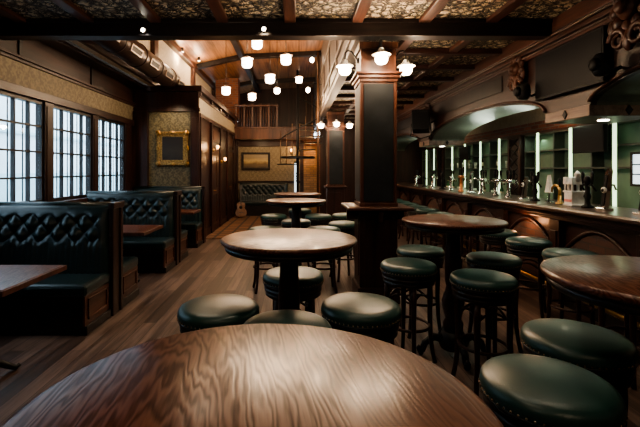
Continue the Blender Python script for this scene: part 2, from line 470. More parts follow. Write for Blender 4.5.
# wall across the end of the booths and the panelled block that runs back along the aisle
YT, XC, CT = 8.6, -2.05, 3.24
blk = MB().box(XL, XC, YT, 14.0, 0, CT)
struct('wall_aisle', blk, 'mahogany')
struct('wall_across', MB().box(-3.08, -2.2, YT - .012, YT, 1.0, 2.72), 'damask_dark')
tc = MB().box(XL, XC + .05, YT - .06, YT, 2.72, 2.80).box(XL, XC + .02, YT - .03, YT, 2.80, 3.14).box(XL, XC + .09, YT - .09, YT, 3.14, CT + .02)
tc.box(XL + .0, -3.08, YT - .10, YT, 0, 2.72).box(-2.2, XC + .03, YT - .07, YT, 0, 2.72).box(-2.17, XC, YT - .085, YT, .3, 2.6)
tc.box(-3.08, -2.2, YT - .025, YT, 0, 1.0).box(-3.08, -2.2, YT - .045, YT, .96, 1.02)
struct('trim_6', tc, 'mahogany', .006)
ta = MB().box(XC, XC + .09, YT, 14, 3.14, CT + .02).box(XC, XC + .04, YT, 14, 3.02, 3.06).box(XC, XC + .05, YT, 14, 2.62, 2.70).box(XC, XC + .03, YT, 14, 0, .16)
for y in (8.62, 9.75, 10.9, 12.05, 13.2, 13.85):
    ta.box(XC, XC + .06, y, y + .13, 0, 2.62).box(XC, XC + .05, y, y + .13, 3.06, 3.14)
for y in (8.75, 10.9 + .13, 13.33):
    ta.box(XC, XC + .02, y + .08, y + .5, .3, .85).box(XC, XC + .02, y + .08, y + .5, 1.05, 2.4)
struct('trim_7', ta, 'mahogany', .006)
struct('wall_aisle_band', MB().box(XC, XC + .02, YT + .02, 14, 2.70, 3.02), 'cream_dim')
for i, y0 in enumerate((9.9, 12.2)):
    d = thing('door_%d' % (i + 1), '', 'door', (XC, y0, 0)); del d['label']; del d['category']; d['kind'] = 'structure'
    W = .98
    for nm, mb, mt in (
        ('door_leaf', MB().box(0, .02, .06, W - .06, .01, 2.05), 'redwood'),
        ('door_casing', MB().box(0, .05, 0, .06, 0, 2.12).box(0, .05, W - .06, W, 0, 2.12).box(0, .05, 0, W, 2.06, 2.14), 'mahogany'),
        ('door_panel', MB().box(.02, .034, .16, .44, .2, .9).box(.02, .034, .54, .82, .2, .9).box(.02, .034, .16, .44, 1.05, 1.9).box(.02, .034, .54, .82, 1.05, 1.9), 'mahogany'),
        ('transom_panel', MB().box(0, .03, .06, W - .06, 2.2, 2.5).box(.03, .045, .1, W - .1, 2.24, 2.46), 'redwood'),
        ('door_handle', MB().cyl((.03, .12, 1.0), (.08, .12, 1.0), .012).cyl((.08, .12, 1.0), (.08, .24, 1.0), .01), 'brass')):
        obj(nm, mb, mt, d, .004)['kind'] = 'structure'

# tall hall
XE = -2.95
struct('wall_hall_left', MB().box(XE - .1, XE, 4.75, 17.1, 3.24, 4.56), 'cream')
te = MB().box(XE, XE + .12, 4.75, 17, 4.36, 4.5).box(XE, XE + .05, 4.75, 17, 3.24, 3.34)
for y in (5.2, 8.3, 11.45, 14.4): te.box(XE, XE + .09, y, y + .24, 3.3, 4.4)
struct('trim_8', te, 'redwood_y', .008)
prof = [(XE - .1, 4.49), (-1.55, 4.83), (HX + .1, 4.93)]
rf = MB()
for (x0, z0), (x1, z1) in zip(prof, prof[1:]): rf.prism([(x0, z0), (x1, z1), (x1, z1 + .1), (x0, z0 + .1)], 4.7, 17.1, 'y')
struct('ceiling_hall', rf, 'plank')
tr = MB()
for y in (8.4, 11.75, 15.1):
    for (x0, z0), (x1, z1) in zip(prof, prof[1:]): tr.prism([(x0, z0 - .13), (x1, z1 - .13), (x1, z1 + .02), (x0, z0 + .02)], y, y + .16, 'y')
for x, z in ((-1.55, 4.83),): tr.box(x - .08, x + .08, 4.75, 17, z - .14, z + .02)
struct('trim_9', tr, 'blackwood', .01)
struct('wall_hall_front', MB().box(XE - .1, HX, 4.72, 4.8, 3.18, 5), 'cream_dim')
struct('wall_hall_right', MB().box(HX, HX + .1, 4.75, 17.1, 3.1, 5), 'soffit_paint')
tw = MB().box(HX - .03, HX + .12, 4.75, 17, 3.02, 3.12).box(HX - .05, HX, 4.75, 17, 3.12, 3.16).box(HX - .04, HX, 4.75, 17, 3.42, 3.48).box(HX - .04, HX, 4.75, 17, 4.1, 4.18)
for k in range(7): tw.box(HX - .03, HX, 5.5 + 1.6 * k, 5.62 + 1.6 * k, 3.16, 4.12)
struct('trim_10', tw, 'soffit_paint', .008)
struct('wall_back', MB().box(-2.05, .2, 14, 14.12, 0, 2.6), 'damask')
struct('wall_back_brick', MB().box(.2, HX + .1, 14, 14.12, 0, 2.6), 'brick')
struct('wall_gallery_back', MB().box(XE, HX, 17, 17.12, 2.9, 5), 'mahogany')
struct('wall_back_bar', MB().box(HX + .1, XR, 14, 14.12, 0, 3.3), 'mahogany')
struct('trim_11', MB().box(-2.05, .2, 13.97, 14, 1.05, 1.13).box(-2.05, .2, 13.96, 14, 2.3, 2.52).box(.14, .26, 13.95, 14, 0, 2.5).box(-2.05, -1.97, 13.95, 14, 0, 2.5), 'mahogany_x', .005)
struct('wall_chimney', MB().box(-2.75, -1.98, 14.02, 14.5, 3.2, 4.65), 'brick')
# low ceiling with embossed coffers
struct('ceiling', MB().box(XL, XR, YB, 4.75, CZ, CZ + .1).box(HX + .1, XR, 4.75, 14.1, CZ, CZ + .1), 'ornate')
jx = [(-.067 + .745 * k) for k in range(-4, 6)]
j = MB()
for x in jx:
    if x > XL + .1 and x < 2.9: j.box(x - .065, x + .065, YB, YBM, CZ - .05, CZ)
    if x > HX + .2 and x < 2.9: j.box(x - .06, x + .06, 4.75, 14, CZ - .06, CZ)
struct('trim_12', j, 'redwood_y', .012)
j2 = MB()
for k in range(4): j2.box(XL, XR, 3.1 - 1.5 * k, 3.22 - 1.5 * k, CZ - .05, CZ)
for k in range(10): j2.box(HX + .1, 2.95, 5.65 + .86 * k, 5.77 + .86 * k, CZ - .075, CZ)
struct('trim_13', j2, 'mahogany_x', .012)
struct('trim_14', MB().box(XL, 2.95, YBM, 4.72, 2.99, CZ).box(XL, 2.95, YBM - .015, YBM, 3.13, CZ), 'blackwood_x', .012)
struct('wall_right', MB().box(XR - .1, XR, YB, 14.1, 0, 3.3), 'cream_dim')
struct('wall_behind', MB().box(XL, XR, YB - .1, YB, 0, 3.3), 'mahogany_x')
struct('baseboard_left', MB().box(XL, XL + .04, YB, 8.6, 0, .15), 'mahogany_y')

# mezzanine balcony
mz = thing('balcony', 'timber gallery with spindle railing above the far green bench', 'balcony', (-1.3, 13.6, 2.5))
obj('gallery_floor', MB().box(-.75, 1.9, 0, 3.4, .3, .4), 'redwood', mz)
obj('fascia_board', MB().box(-.75, 1.9, -.06, 0, .02, .4).box(-.75, 1.9, -.09, 0, .36, .43), 'redwood', mz, .008)
for k in range(6):
    obj('newel_post' if k in (0, 5) else 'newel_post', MB().box(-.68 + .27 * k - .03, -.68 + .27 * k + .03, -.05, .01, .4, 1.2), 'redwood', mz)
for k in range(5):
    for q in (1, 2):
        x = -.68 + .27 * k + .09 * q
        obj('baluster', MB().lathe([(.012, .4), (.02, .5), (.012, .6), (.022, .78), (.012, .95), (.012, 1.12)], (x, -.02, 0), 8), 'redwood', mz)
obj('handrail', MB().box(-.75, .72, -.06, .02, 1.1, 1.16), 'redwood', mz, .008)

# outside
struct('ground_outside', MB().box(-14, XL - .2, -6, 22, -.2, -.1), 'asphalt')
nb = thing('neighbouring_building', 'pale facade seen through the windows', 'building', (-8.5, 8, -.1))
obj('upper_wall', MB().box(-.3, 0, -14, 14, 1.5, 7), 'facade', nb)
obj('lower_wall', MB().box(-.3, .06, -14, 14, 0, 1.5), 'facade_low', nb)
cm = MB()
cm.box(0, .07, -14, 14, 2.7, 2.8).box(0, .07, -14, 14, 3.9, 4.0)
obj('cornice', cm, 'facade_low', nb)

# ---------------------------------------------------------------- round bar tables
TZ = 1.1
def make_table():
    t = thing('bar_table', '', 'table')
    top = obj('tabletop', MB().lathe([(0, 1.062), (.36, 1.062), (.385, 1.066), (.398, 1.076), (.402, 1.086), (.398, 1.096), (.388, TZ), (0, TZ)], n=96), 'tabletop', t)
    obj('rim', MB().lathe([(.30, 1.03), (.368, 1.03), (.375, 1.036), (.378, 1.062), (.30, 1.062)], n=64), 'blackwood', t)
    obj('column', MB().lathe([(.0, .2), (.075, .2), (.08, .26), (.06, .30), (.085, .38), (.088, .44), (.06, .52), (.052, .56), (.062, .60), (.066, .72), (.055, .92), (.058, 1.0), (.10, 1.03), (0, 1.03)], n=24), 'mahogany', t)
    obj('base_hub', MB().lathe([(0, .06), (.10, .06), (.115, .1), (.10, .16), (.08, .2), (0, .2)], n=24), 'iron', t)
    for k in range(4):
        a = PI / 4 + k * PI / 2; c, s_ = math.cos(a), math.sin(a)
        pts = [(c * d, s_ * d, z) for d, z in ((.08, .13), (.16, .15), (.23, .10), (.25, .045), (.275, .04), (.285, .06), (.272, .08))]
        obj('foot', MB().tube(pts, [.035, .032, .028, .026, .024, .02, .012], 8).ball((c * .262, s_ * .262, .02), .022, n=8), 'iron', t)
    return t
tb = make_table()
tables = [
    ((-.069, .68), .12, 'large foreground round wooden bar table filling the bottom edge of the view'),
    ((-.041, 2.44), 1.9, 'round wooden bar table at centre aisle, ringed by four green stools, left of the pillar'),
    ((1.275, 3.33), .8, 'round wooden bar table right of the pillar, before the bar counter'),
    ((1.385, 1.545), -.087, 'round wooden bar table cut off by the right edge of the view'),
    ((.0, 5.5), 2.7, 'small looking round bar table just behind the centre aisle table'),
    ((.03, 7.05), .3, 'farthest round bar table, half hidden in the row up the centre aisle')]
for i, ((x, y), rz, lb) in enumerate(tables):
    if i == 0:
        tb.location = (x, y, 0); tb.rotation_euler.z = rz; tb['label'] = lb; tb['group'] = 'round bar tables'
    else: dup(tb, (x, y, 0), rz, lb, 'round bar tables')

# ---------------------------------------------------------------- stools
def make_stool():
    t = thing('bar_stool', '', 'stool')
    def cr(r): return .775 + .022 * (1 - (r / .2) ** 2)
    prof = [(0, .715), (.205, .715), (.212, .722), (.2155, .74), (.213, .757), (.205, .770), (.192, .7785)]
    prof += [(r, cr(r) + .0025) for r in (.17, .14, .10, .05)] + [(0, cr(0) + .0025)]
    obj('seat_cushion', MB().lathe(prof, n=48), 'leather', t)
    obj('piping', MB().ring((0, 0, .716), .209, .006, 48, 6), 'piping', t)
    nl = MB()
    for k in range(56):
        a = 2 * PI * k / 56; nl.ball((.2145 * math.cos(a), .2145 * math.sin(a), .727), .0042, n=6)
    obj('nail_trim', nl, 'nail', t)
    obj('seat_frame', MB().lathe([(0, .625), (.188, .625), (.196, .632), (.196, .648), (.188, .655), (.193, .658), (.203, .664), (.203, .681), (.193, .687), (.198, .690), (.207, .696), (.207, .708), (.2, .714), (0, .714)], n=48), 'blackwood', t)
    for k in range(4):
        a = PI / 4 + k * PI / 2; c, s_ = math.cos(a), math.sin(a)
        pts = [(c * d, s_ * d, z) for d, z in ((.165, .63), (.168, .52), (.165, .36), (.172, .2), (.188, .08), (.205, 0.004))]
        obj('leg', MB().tube(pts, [.021, .022, .019, .017, .016, .017], 8), 'mahogany', t)
    obj('foot_ring', MB().ring((0, 0, .30), .158, .012, 36, 8), 'mahogany', t)
    for k in range(4):
        a = k * PI / 2 + PI / 4; b = a + PI / 2
        p, q = (.15 * math.cos(a), .15 * math.sin(a)), (.15 * math.cos(b), .15 * math.sin(b))
        pts = []
        for u in range(7):
            f = u / 6; bow = .05 * math.sin(PI * f)
            mx, my = p[0] * (1 - f) + q[0] * f, p[1] * (1 - f) + q[1] * f
            pts.append((mx, my, .50 + bow))
        obj('brace', MB().tube(pts, .009, 6), 'mahogany', t)
    return t
st = make_stool()
near = 'green leather stool '
stools = [
    ((-.413, 2.2), .3, near + 'left of the centre aisle table, behind the foreground table', 'stools at the centre aisle table'),
    ((-.02, 2.90), .1, near + 'behind the column of the centre aisle table', 'stools at the centre aisle table'),
    ((.352, 2.23), .9, near + 'to the right of the centre aisle table, before the pillar base', 'stools at the centre aisle table'),
    ((-.045, 1.93), .5, near + 'mostly hidden behind the far edge of the foreground table', 'stools at the centre aisle table'),
    ((.87, 1.42), .2, 'large nearest green leather stool with brass nails at lower right corner', 'stools at the right hand table'),
    ((1.232, 1.805), .436, near + 'under the edge of the right hand table, behind the nearest stool', 'stools at the right hand table'),
    ((1.286, 2.82), .15, near + 'in front of the table right of the pillar, legs showing', 'stools at the table right of the pillar'),
    ((.877, 3.2), .75, near + 'left of the table right of the pillar, close to the pillar base', 'stools at the table right of the pillar'),
    ((1.66, 3.45), .4, near + 'right of the table beside the pillar, partly behind another stool', 'stools at the table right of the pillar'),
    ((1.15, 3.79), .0, near + 'behind the column of the table right of the pillar', 'stools at the table right of the pillar'),
    ((-.37, 5.12), .2, near + 'front left of the small looking second aisle table', 'stools at the far aisle tables'),
    ((.34, 5.12), .05, near + 'front right of the small looking second aisle table', 'stools at the far aisle tables'),
    ((.0, 5.9), .8, near + 'directly behind the column of the second aisle table', 'stools at the far aisle tables'),
    ((-.36, 6.6), .8, near + 'front left of the farthest aisle table', 'stools at the far aisle tables'),
    ((.36, 6.6), .3, near + 'front right of the farthest aisle table', 'stools at the far aisle tables'),
    ((.07, 7.55), .3, near + 'behind the farthest aisle table', 'stools at the far aisle tables'),
    ((.66, 5.65), .3, near + 'behind the pillar ledge on its left side', 'stools at the pillar ledge'),
    ((.80, 6.7), .1, near + 'farther of the two behind the pillar ledge, toward the second pillar', 'stools at the pillar ledge')]
bs = ['nearest bar stool at the counter, behind the right hand table', 'second bar stool along the counter, just past the right hand table',
      'third bar stool along the counter, before the glowing brick panel', 'fourth bar stool along the counter, behind the table right of the pillar']
for k in range(12):
    lb = bs[k] if k < 4 else 'dark bar stool deep in the row along the counter, seen between table legs'
    stools.append(((2.42, 2.97 + .65 * k), .2 + .37 * k, ('green leather ' + lb) if k < 4 else lb, 'bar stools along the counter'))
for i, ((x, y), rz, lb, g) in enumerate(stools):
    if i == 0:
        st.location = (x, y, 0); st.rotation_euler.z = rz; st['label'] = lb; st['group'] = g
    else: dup(st, (x, y, 0), rz, lb, g)

# ---------------------------------------------------------------- booths
def tuft(u_m, v_m):
    p, q = .09, .105
    a, b = u_m / p + v_m / q, u_m / p - v_m / q
    return (abs(math.sin(PI * a / 2)) * abs(math.sin(PI * b / 2))) ** .55
def backrest(x0, x1, yb, sign, z0, z1, rows_from):
    """padded tufted panel; face toward sign*y"""
    W, H = x1 - x0, z1 - z0
    nu, nv = int(W / .016), int(H / .016)
    def fn(u, v):
        x = x0 + W * u; z = z0 + H * v
        e = min(1, min(u, 1 - u) * W / .10); ez = min(1, (1 - v) * H / .09)
        sh = math.sqrt(max(0, 1 - (1 - e) ** 2)) * math.sqrt(max(0, 1 - (1 - ez) ** 2))
        t = 1.0
        k = min(1, max(0, (z - rows_from) / .05)) * min(1, max(0, (z1 - .07 - z) / .05)) * min(1, max(0, (min(u, 1 - u) * W - .08) / .07))
        h = tuft(x - x0, z - rows_from)
        pl = .5 + .5 * math.cos(2 * PI * (x - x0) / .057)        # pleats under the tufts
        low = (1 - min(1, max(0, (z - rows_from) / .05)))
        d = .045 * sh + .055 * (k * h + (1 - k) * .55) * sh + .016 * pl * low * sh
        return (x, yb + sign * (.02 + d + .10 * (1 - v)), z)
    return MB().grid(fn, nu, nv)
def seat(x0, x1, y0, y1, z0, z1):
    return MB().box(x0, x1, y0, y1, z0, z1)
def make_booth(sides, label, yc, group=True):
    t = thing('booth_bench', label, 'bench', (0, yc, 0), group='tufted green booth benches')
    XB0, XB1 = -3.34, -1.91
    for s in sides:
        y0, y1 = sorted((s * .12, s * .64))
        ys, ye = sorted((s * .14, s * .62))
        obj('bench_base', MB().box(XB0, XB1 - .02, ys, ye, .08, .33), 'blackwood_x', t, .004)
        ep = MB().box(XB1 - .02, XB1, ys, ye, .08, .35)
        a, b = ys + .05, ye - .05
        ep.box(XB1, XB1 + .012, a, b, .30, .32).box(XB1, XB1 + .012, a, b, .13, .15).box(XB1, XB1 + .012, a, a + .02, .13, .32).box(XB1, XB1 + .012, b - .02, b, .13, .32)
        obj('end_panel', ep, 'redwood_y', t, .003)
        obj('plinth', MB().box(XB0, XB1 + .02, ys - .0, ye + .0, 0, .08), 'blackwood_x', t, .006)
        obj('seat_cushion', seat(XB0, XB1 + .01, y0 if s > 0 else y0, y1, .34, .46), 'booth_leather', t, .035)
        obj('tufted_backrest', backrest(XB0, XB1 - .01, s * .02, s, .44, 1.13, .74), 'booth_leather', t)
        p, q = .09, .105; b0 = None
        for r in range(0, 4):
            for c in range(0, 17):
                if (r + c) % 2: continue
                x = XB0 + c * p; z = .74 + r * q
                if x < XB0 + .12 or x > XB1 - .12 or z > 1.06: continue
                v = (z - .44) / .69
                pos = (x, s * .02 + s * (.028 + .10 * (1 - v)), z)
                if b0 is None: b0 = obj('button', MB().ball((0, 0, 0), .010, (1, .6, 1), 8), 'booth_leather', t, loc=pos)
                else:
                    b = b0.copy(); COL.objects.link(b); b.parent = t; b.location = pos
    yy = [.125 * s for s in sides]; a, b = (min(-.03, *yy) , max(.03, *yy))
    obj('back_board', MB().box(XB0, XB1 - .03, -.02 if len(sides) > 1 else min(0, -sides[0] * .04), .02 if len(sides) > 1 else max(0, -sides[0] * .04), 0, 1.14), 'blackwood_x', t)
    obj('top_roll', MB().tube([(XB0, 0, 1.12), (XB1 - .04, 0, 1.12)], .045, 12), 'booth_leather', t)
    obj('end_post', MB().box(XB1 - .01, XB1 + .035, a, a + .06, 0, 1.10).box(XB1 - .01, XB1 + .035, b - .06, b, 0, 1.10).box(XB1 - .01, XB1 + .02, a + .06, b - .06, 0, 1.12).box(XB1 - .02, XB1 + .045, a - .01, b + .01, 1.10, 1.165), 'mahogany', t, .008)
    return t
make_booth((-1, 1), 'near double sided green tufted booth bench below the windows', 4.33)
make_booth((-1, 1), 'middle double sided green tufted booth bench behind the booth table', 6.58)
make_booth((-1,), 'last green tufted booth bench against the papered wall under the gilt painting', 8.50)

def booth_table(y0, y1, label):
    t = thing('booth_table', label, 'table', (-2.55, (y0 + y1) / 2, 0), group='rectangular booth tables')
    w = (y1 - y0) / 2
    obj('tabletop', MB().box(-.75, .72, -w, w, .715, .75), 'tabletop', t, .008)
    obj('edge_trim', MB().box(-.76, .73, -w - .01, -w, .71, .745).box(-.76, .73, w, w + .01, .71, .745).box(.72, .73, -w, w, .71, .745), 'redwood', t)
    for x in (-.42, .28):
        obj('leg', MB().lathe([(.03, .06), (.05, .12), (.035, .2), (.03, .45), (.045, .6), (.05, .715)], (x, 0, 0), 16), 'iron', t)
        ft = MB()
        for k in range(4):
            a = k * PI / 2 + PI / 4; c, s_ = math.cos(a), math.sin(a)
            ft.tube([(x + c * d, s_ * d, z) for d, z in ((.02, .1), (.1, .12), (.18, .06), (.24, .022), (.27, .04))], [.03, .028, .025, .022, .014], 8)
        obj('carved_foot', ft, 'iron', t)
booth_table(2.55, 3.25, 'near booth table cut off by the left edge, reflecting the windows')
booth_table(4.92, 5.62, 'booth table between the near and middle tufted benches')
booth_table(7.28, 7.85, 'far booth table tucked before the last tufted bench')

bb = thing('banquette', 'long low tufted bench against the back wall under the landscape painting', 'bench', (-1.0, 13.92, 0))
obj('bench_base', MB().box(-.9, .72, -.5, 0, 0, .34), 'blackwood_x', bb)
obj('seat_cushion', MB().box(-.9, .72, -.52, 0, .34, .46), 'booth_leather', bb, .03)
obj('tufted_backrest', backrest(-.9, .72, -.01, -1, .44, 1.08, .64), 'booth_leather', bb)
obj('end_panel', MB().box(.72, .77, -.55, 0, 0, .72), 'mahogany', bb)

# ---------------------------------------------------------------- pillars
def make_lamp(name, label, loc, rz, group, energy):
    """bell wall lamp: gooseneck arm reaching +x from its back plate"""
    t = thing(name, label, 'lamp', loc, rz, group)
    obj('back_plate', MB().lathe([(0, 0), (.035, 0), (.03, .014), (0, .02)], (0, 0, .10), 16, 'x'), 'iron', t)
    obj('arm', MB().tube([(.01, 0, .10), (.04, 0, .15), (.08, 0, .205), (.12, 0, .215), (.15, 0, .19), (.155, 0, .14), (.155, 0, .10)], .008, 8), 'iron', t)
    obj('shade', MB().lathe([(.02, .11), (.03, .10), (.04, .075), (.085, .045), (.105, .03), (.10, .028), (.08, .04), (.035, .068), (.02, .09)], (.155, 0, 0), 28), 'white', t)
    obj('globe', MB().lathe([(.03, .07), (.055, .04), (.072, .0), (.068, -.035), (.045, -.065), (0, -.078)], (.155, 0, 0), 24), 'globe', t)
    obj('globe_cage', MB().ring((.155, 0, -.005), .075, .004, 24, 6).ring((.155, 0, -.03), .07, .003, 24, 6, 'z'), 'lantern_trim', t)
    c, s_ = math.cos(rz), math.sin(rz)
    sc = 1.
    light('lamp_glow', 'POINT', (loc[0] + c * .30, loc[1] + s_ * .30, loc[2] - .04), energy, (1, .72, .46), .05)
    return t
def make_pillar(x, y, label, ledge=True):
    t = thing('pillar', label, 'pillar', (x, y, 0))
    h = .207
    obj('plinth', MB().box(-h - .03, h + .03, -h - .03, h + .03, 0, .18), 'mahogany', t, .01)
    obj('dado', MB().box(-h - .005, h + .005, -h - .005, h + .005, .18, 1.06), 'mahogany', t, .006)
    dp = MB()
    for sx, sy in ((0, -1), (-1, 0), (1, 0)):
        for z0, z1 in ((.3, .95),):
            if sy: dp.box(-.14, .14, sy * (h + .005) - .006, sy * (h + .005) + .006, z0, z1)
            else: dp.box(sx * (h + .005) - .006, sx * (h + .005) + .006, -.14, .14, z0, z1)
    obj('dado_panel', dp, 'mahogany', t, .004)
    if ledge:
        obj('drink_ledge', MB().box(-.36, .36, -.36, .36, 1.055, 1.09), 'redwood_y', t, .01)
        br = MB()
        for sx, sy in ((0, -1), (-1, 0), (1, 0), (0, 1)):
            br.cbox((sx * .26, sy * .26, .99), (.05 + .1 * abs(sx), .05 + .1 * abs(sy), .13))
        obj('bracket', br, 'mahogany', t, .006)
    else: obj('drink_ledge', MB().box(-.27, .27, -.27, .27, 1.05, 1.10), 'mahogany_y', t, .01)
    obj('shaft', MB().box(-h + .01, h - .01, -h + .01, h - .01, 1.09, 2.94), 'redwood', t)
    corner = MB()
    for sx in (-1, 1):
        for sy in (-1, 1): corner.box(sx * h - .028 * (sx > 0) - .0 * (sx < 0), sx * h + .028 * (sx < 0), sy * h - .028 * (sy > 0), sy * h + .028 * (sy < 0), 1.09, 2.55)
    obj('corner_moulding', corner, 'redwood', t, .005)
    sp = MB()
    sp.box(-.165, .165, -h - .001, h + .001, 1.15, 2.47); sp.box(-h - .001, h + .001, -.165, .165, 1.15, 2.47)
    obj('slate_panel', sp, 'slate', t, label='dark slate coloured inset panel')
    obj('panel_frame', MB().box(-h - .008, h + .008, -h - .008, h + .008, 1.09, 1.13).box(-h - .008, h + .008, -h - .008, h + .008, 2.49, 2.53), 'redwood', t, .006)
    obj('capital', MB().box(-h - .03, h + .03, -h - .03, h + .03, 2.53, 2.57).box(-h - .055, h + .055, -h - .055, h + .055, 2.57, 2.60).box(-h - .01, h + .01, -h - .01, h + .01, 2.86, 2.94), 'redwood', t, .008)
    return t
P1 = (.928, 4.81)
make_pillar(*P1, 'near square wooden pillar with dark slate panels and a drink ledge')
P2 = (.985, 10.3)
make_pillar(*P2, 'distant square wooden pillar with slate panel between three glowing lamps', False)
g1, g2 = 'bell lamps on the near pillar', 'bell lamps on the distant pillar'
make_lamp('wall_lamp', 'lit bell lamp on the front face of the near pillar', (P1[0], P1[1] - .20, 2.72), -PI / 2, g1, 36)
make_lamp('wall_lamp', 'lit bell lamp on a gooseneck at the left side of the near pillar', (P1[0] - .20, P1[1] - .02, 2.68), PI, g1, 34)
make_lamp('wall_lamp', 'lit bell lamp on the right side of the near pillar', (P1[0] + .20, P1[1] - .02, 2.68), 0, g1, 34)
make_lamp('wall_lamp', 'lit lamp on the front face of the distant pillar', (P2[0], P2[1] - .20, 2.62), -PI / 2, g2, 28)
make_lamp('wall_lamp', 'lit lamp on the left side of the distant pillar', (P2[0] - .20, P2[1], 2.62), PI, g2, 28)
make_lamp('wall_lamp', 'lit lamp on the right side of the distant pillar', (P2[0] + .20, P2[1], 2.62), 0, g2, 28)

# ---------------------------------------------------------------- pendant lanterns
def at(px, py, Y): return ((px - 296) / 410 * Y, Y, 1.5 - (py - 170) / 410 * Y)
def roof_z(x):
    if x < -1.55: return 4.49 + (x + 3.05) / 1.5 * .34
    return 4.83 + (x + 1.55) / 2.37 * .1
pend = [(257, 44, 6.3, .20, 'topmost lit pendant lantern, hanging close under the cross beam'), (247, 63, 6.9, .22, 'lit pendant lantern just below and left of the topmost one'),
        (286, 60, 6.7, .21, 'lit pendant lantern right of centre, level with the roof tie'), (270, 79, 7.9, .23, 'lit pendant lantern in the middle of the hall cluster'),
        (226, 91, 8.8, .23, 'leftmost lit pendant lantern, near the brick chimney'), (252, 97, 9.6, .22, 'lit pendant lantern hanging before the gallery railing'),
        (277, 91, 10.2, .19, 'small lit pendant lantern above the right end of the railing'), (299, 80, 9.2, .19, 'dimmer pendant lantern beside the spiral staircase')]
for px, py, Y, D, lb in pend:
    x, y, z = at(px, py, Y); r = D / 2
    t = thing('pendant_lantern', lb, 'lamp', (x, y, z), 0, 'pendant lanterns in the tall hall')
    obj('cord', MB().cyl((0, 0, r * 1.1), (0, 0, roof_z(x) - z + .01), .006, n=6), 'iron', t)
    obj('cap', MB().lathe([(0, r * 1.15), (r * .25, r * 1.1), (r * .4, r * .95), (r * 1.0, r * .72), (r * 1.02, r * .64), (0, r * .66)], n=24), 'lantern_trim', t)
    obj('glass_shade', MB().lathe([(0, r * .64), (r * .78, r * .64), (r * .80, -r * .35), (r * .66, -r * .62), (r * .5, -r * .7), (0, -r * .7)], n=24), 'globe_dim', t)
    obj('brim', MB().ring((0, 0, -r * .36), r * .81, r * .035, 24, 6).ring((0, 0, r * .2), r * .80, r * .025, 24, 6), 'lantern_trim', t)
    light('lantern_glow', 'POINT', (x + r * 1.3, y - r * 1.3, z - r * .1), 34, (1, .72, .46), .08)

# spotlights
def spot(name, lb, loc, g, face):
    t = thing(name, lb, 'lamp', loc, 0, g)
    if face == 'y':
        obj('housing', MB().lathe([(0, 0), (.03, 0), (.03, -.03), (.024, -.034)], (0, 0, 0), 16, 'y'), 'lantern_trim', t)
        obj('lens', MB().lathe([(0, -.038), (.022, -.036), (.022, -.034)], (0, 0, 0), 16, 'y'), 'downlight', t)
    else:
        obj('housing', MB().lathe([(0, 0), (.05, 0), (.05, -.02), (.04, -.025)], (0, 0, 0), 16), 'lantern_trim', t)
        obj('lens', MB().lathe([(.04, -.022), (.03, -.03), (0, -.032)], (0, 0, 0), 16), 'downlight', t)
x, y, z = at(264, 30, YBM); spot('beam_spotlight', 'bright small spotlight on the cross beam above the hall opening', (x, y, z), 'spotlights on the cross beam', 'y')
light('spot_glow', 'SPOT', (x, y - .06, z - .02), 5, (1, .78, .5), .03, (R(35), 0, 0), cone=R(120))
x, y, z = at(144, 31, YBM); spot('beam_spotlight', 'small spotlight on the cross beam above the booths', (x, y, z), 'spotlights on the cross beam', 'y')
light('spot_glow', 'SPOT', (x, y - .06, z - .02), 4, (1, .9, .8), .03, (R(20), 0, 0), cone=R(120))
for px, py, lb in ((182, 43, 'eave spotlight nearest the duct, washing the plank vault'), (199, 57, 'farther eave spotlight on the plank vault')):
    Y = 1.85 * 410 * 1.5 / (170 - py) if False else 10.2 if px == 182 else 11.2
    x, y, z = at(px, py, Y); zz = roof_z(x) - .0
    t = thing('eave_spotlight', lb, 'lamp', (x, y, zz), 0, 'spotlights at the eaves')
    obj('housing', MB().cyl((0, 0, 0), (0, 0, -.1), .035, n=12), 'iron', t)
    obj('lens', MB().lathe([(0, -.108), (.028, -.105), (.028, -.1)], n=12), 'downlight', t)
    light('spot_glow', 'POINT', (x + .05, y - .05, zz - .22), 22, (1, .72, .46), .05)

# ---------------------------------------------------------------- air duct
du = thing('ventilation_duct', 'round bronze ventilation duct with slot grilles running above the booths', 'duct', (-2.6, 4.8, 3.37))
obj('pipe', MB().cyl((0, 0, 0), (0, 3.78, 0), .19, n=36), 'duct', du)
for k in range(5):
    y = .3 + .8 * k
    obj('collar', MB().ring((0, y - .05, 0), .192, .012, 36, 6, 'y'), 'duct', du)
    f = MB()
    c, s_ = math.cos(R(35)), math.sin(R(35))
    for (o1, o2, y0, y1) in ((-.055, -.04, y + .12, y + .52), (.04, .055, y + .12, y + .52), (-.055, .055, y + .11, y + .13), (-.055, .055, y + .51, y + .53)):
        P = []
        n = Vector((c, 0, s_ * -1 + .3)).normalized(); tt = Vector((-n.z, 0, n.x))
        for rr in (.17, .208):
            for o in (o1, o2): P.append((n * rr + tt * o))
        f.prism([(P[0].x, P[0].z), (P[1].x, P[1].z), (P[3].x, P[3].z), (P[2].x, P[2].z)], y0, y1, 'y')
    obj('slot_grille', f, 'duct_slot', du)
    f = MB(); P = [n * rr + tt * o for rr in (.17, .199) for o in (-.04, .04)]
    f.prism([(P[0].x, P[0].z), (P[1].x, P[1].z), (P[3].x, P[3].z), (P[2].x, P[2].z)], y + .13, y + .51, 'y')
    obj('slot_opening', f, 'black', du)

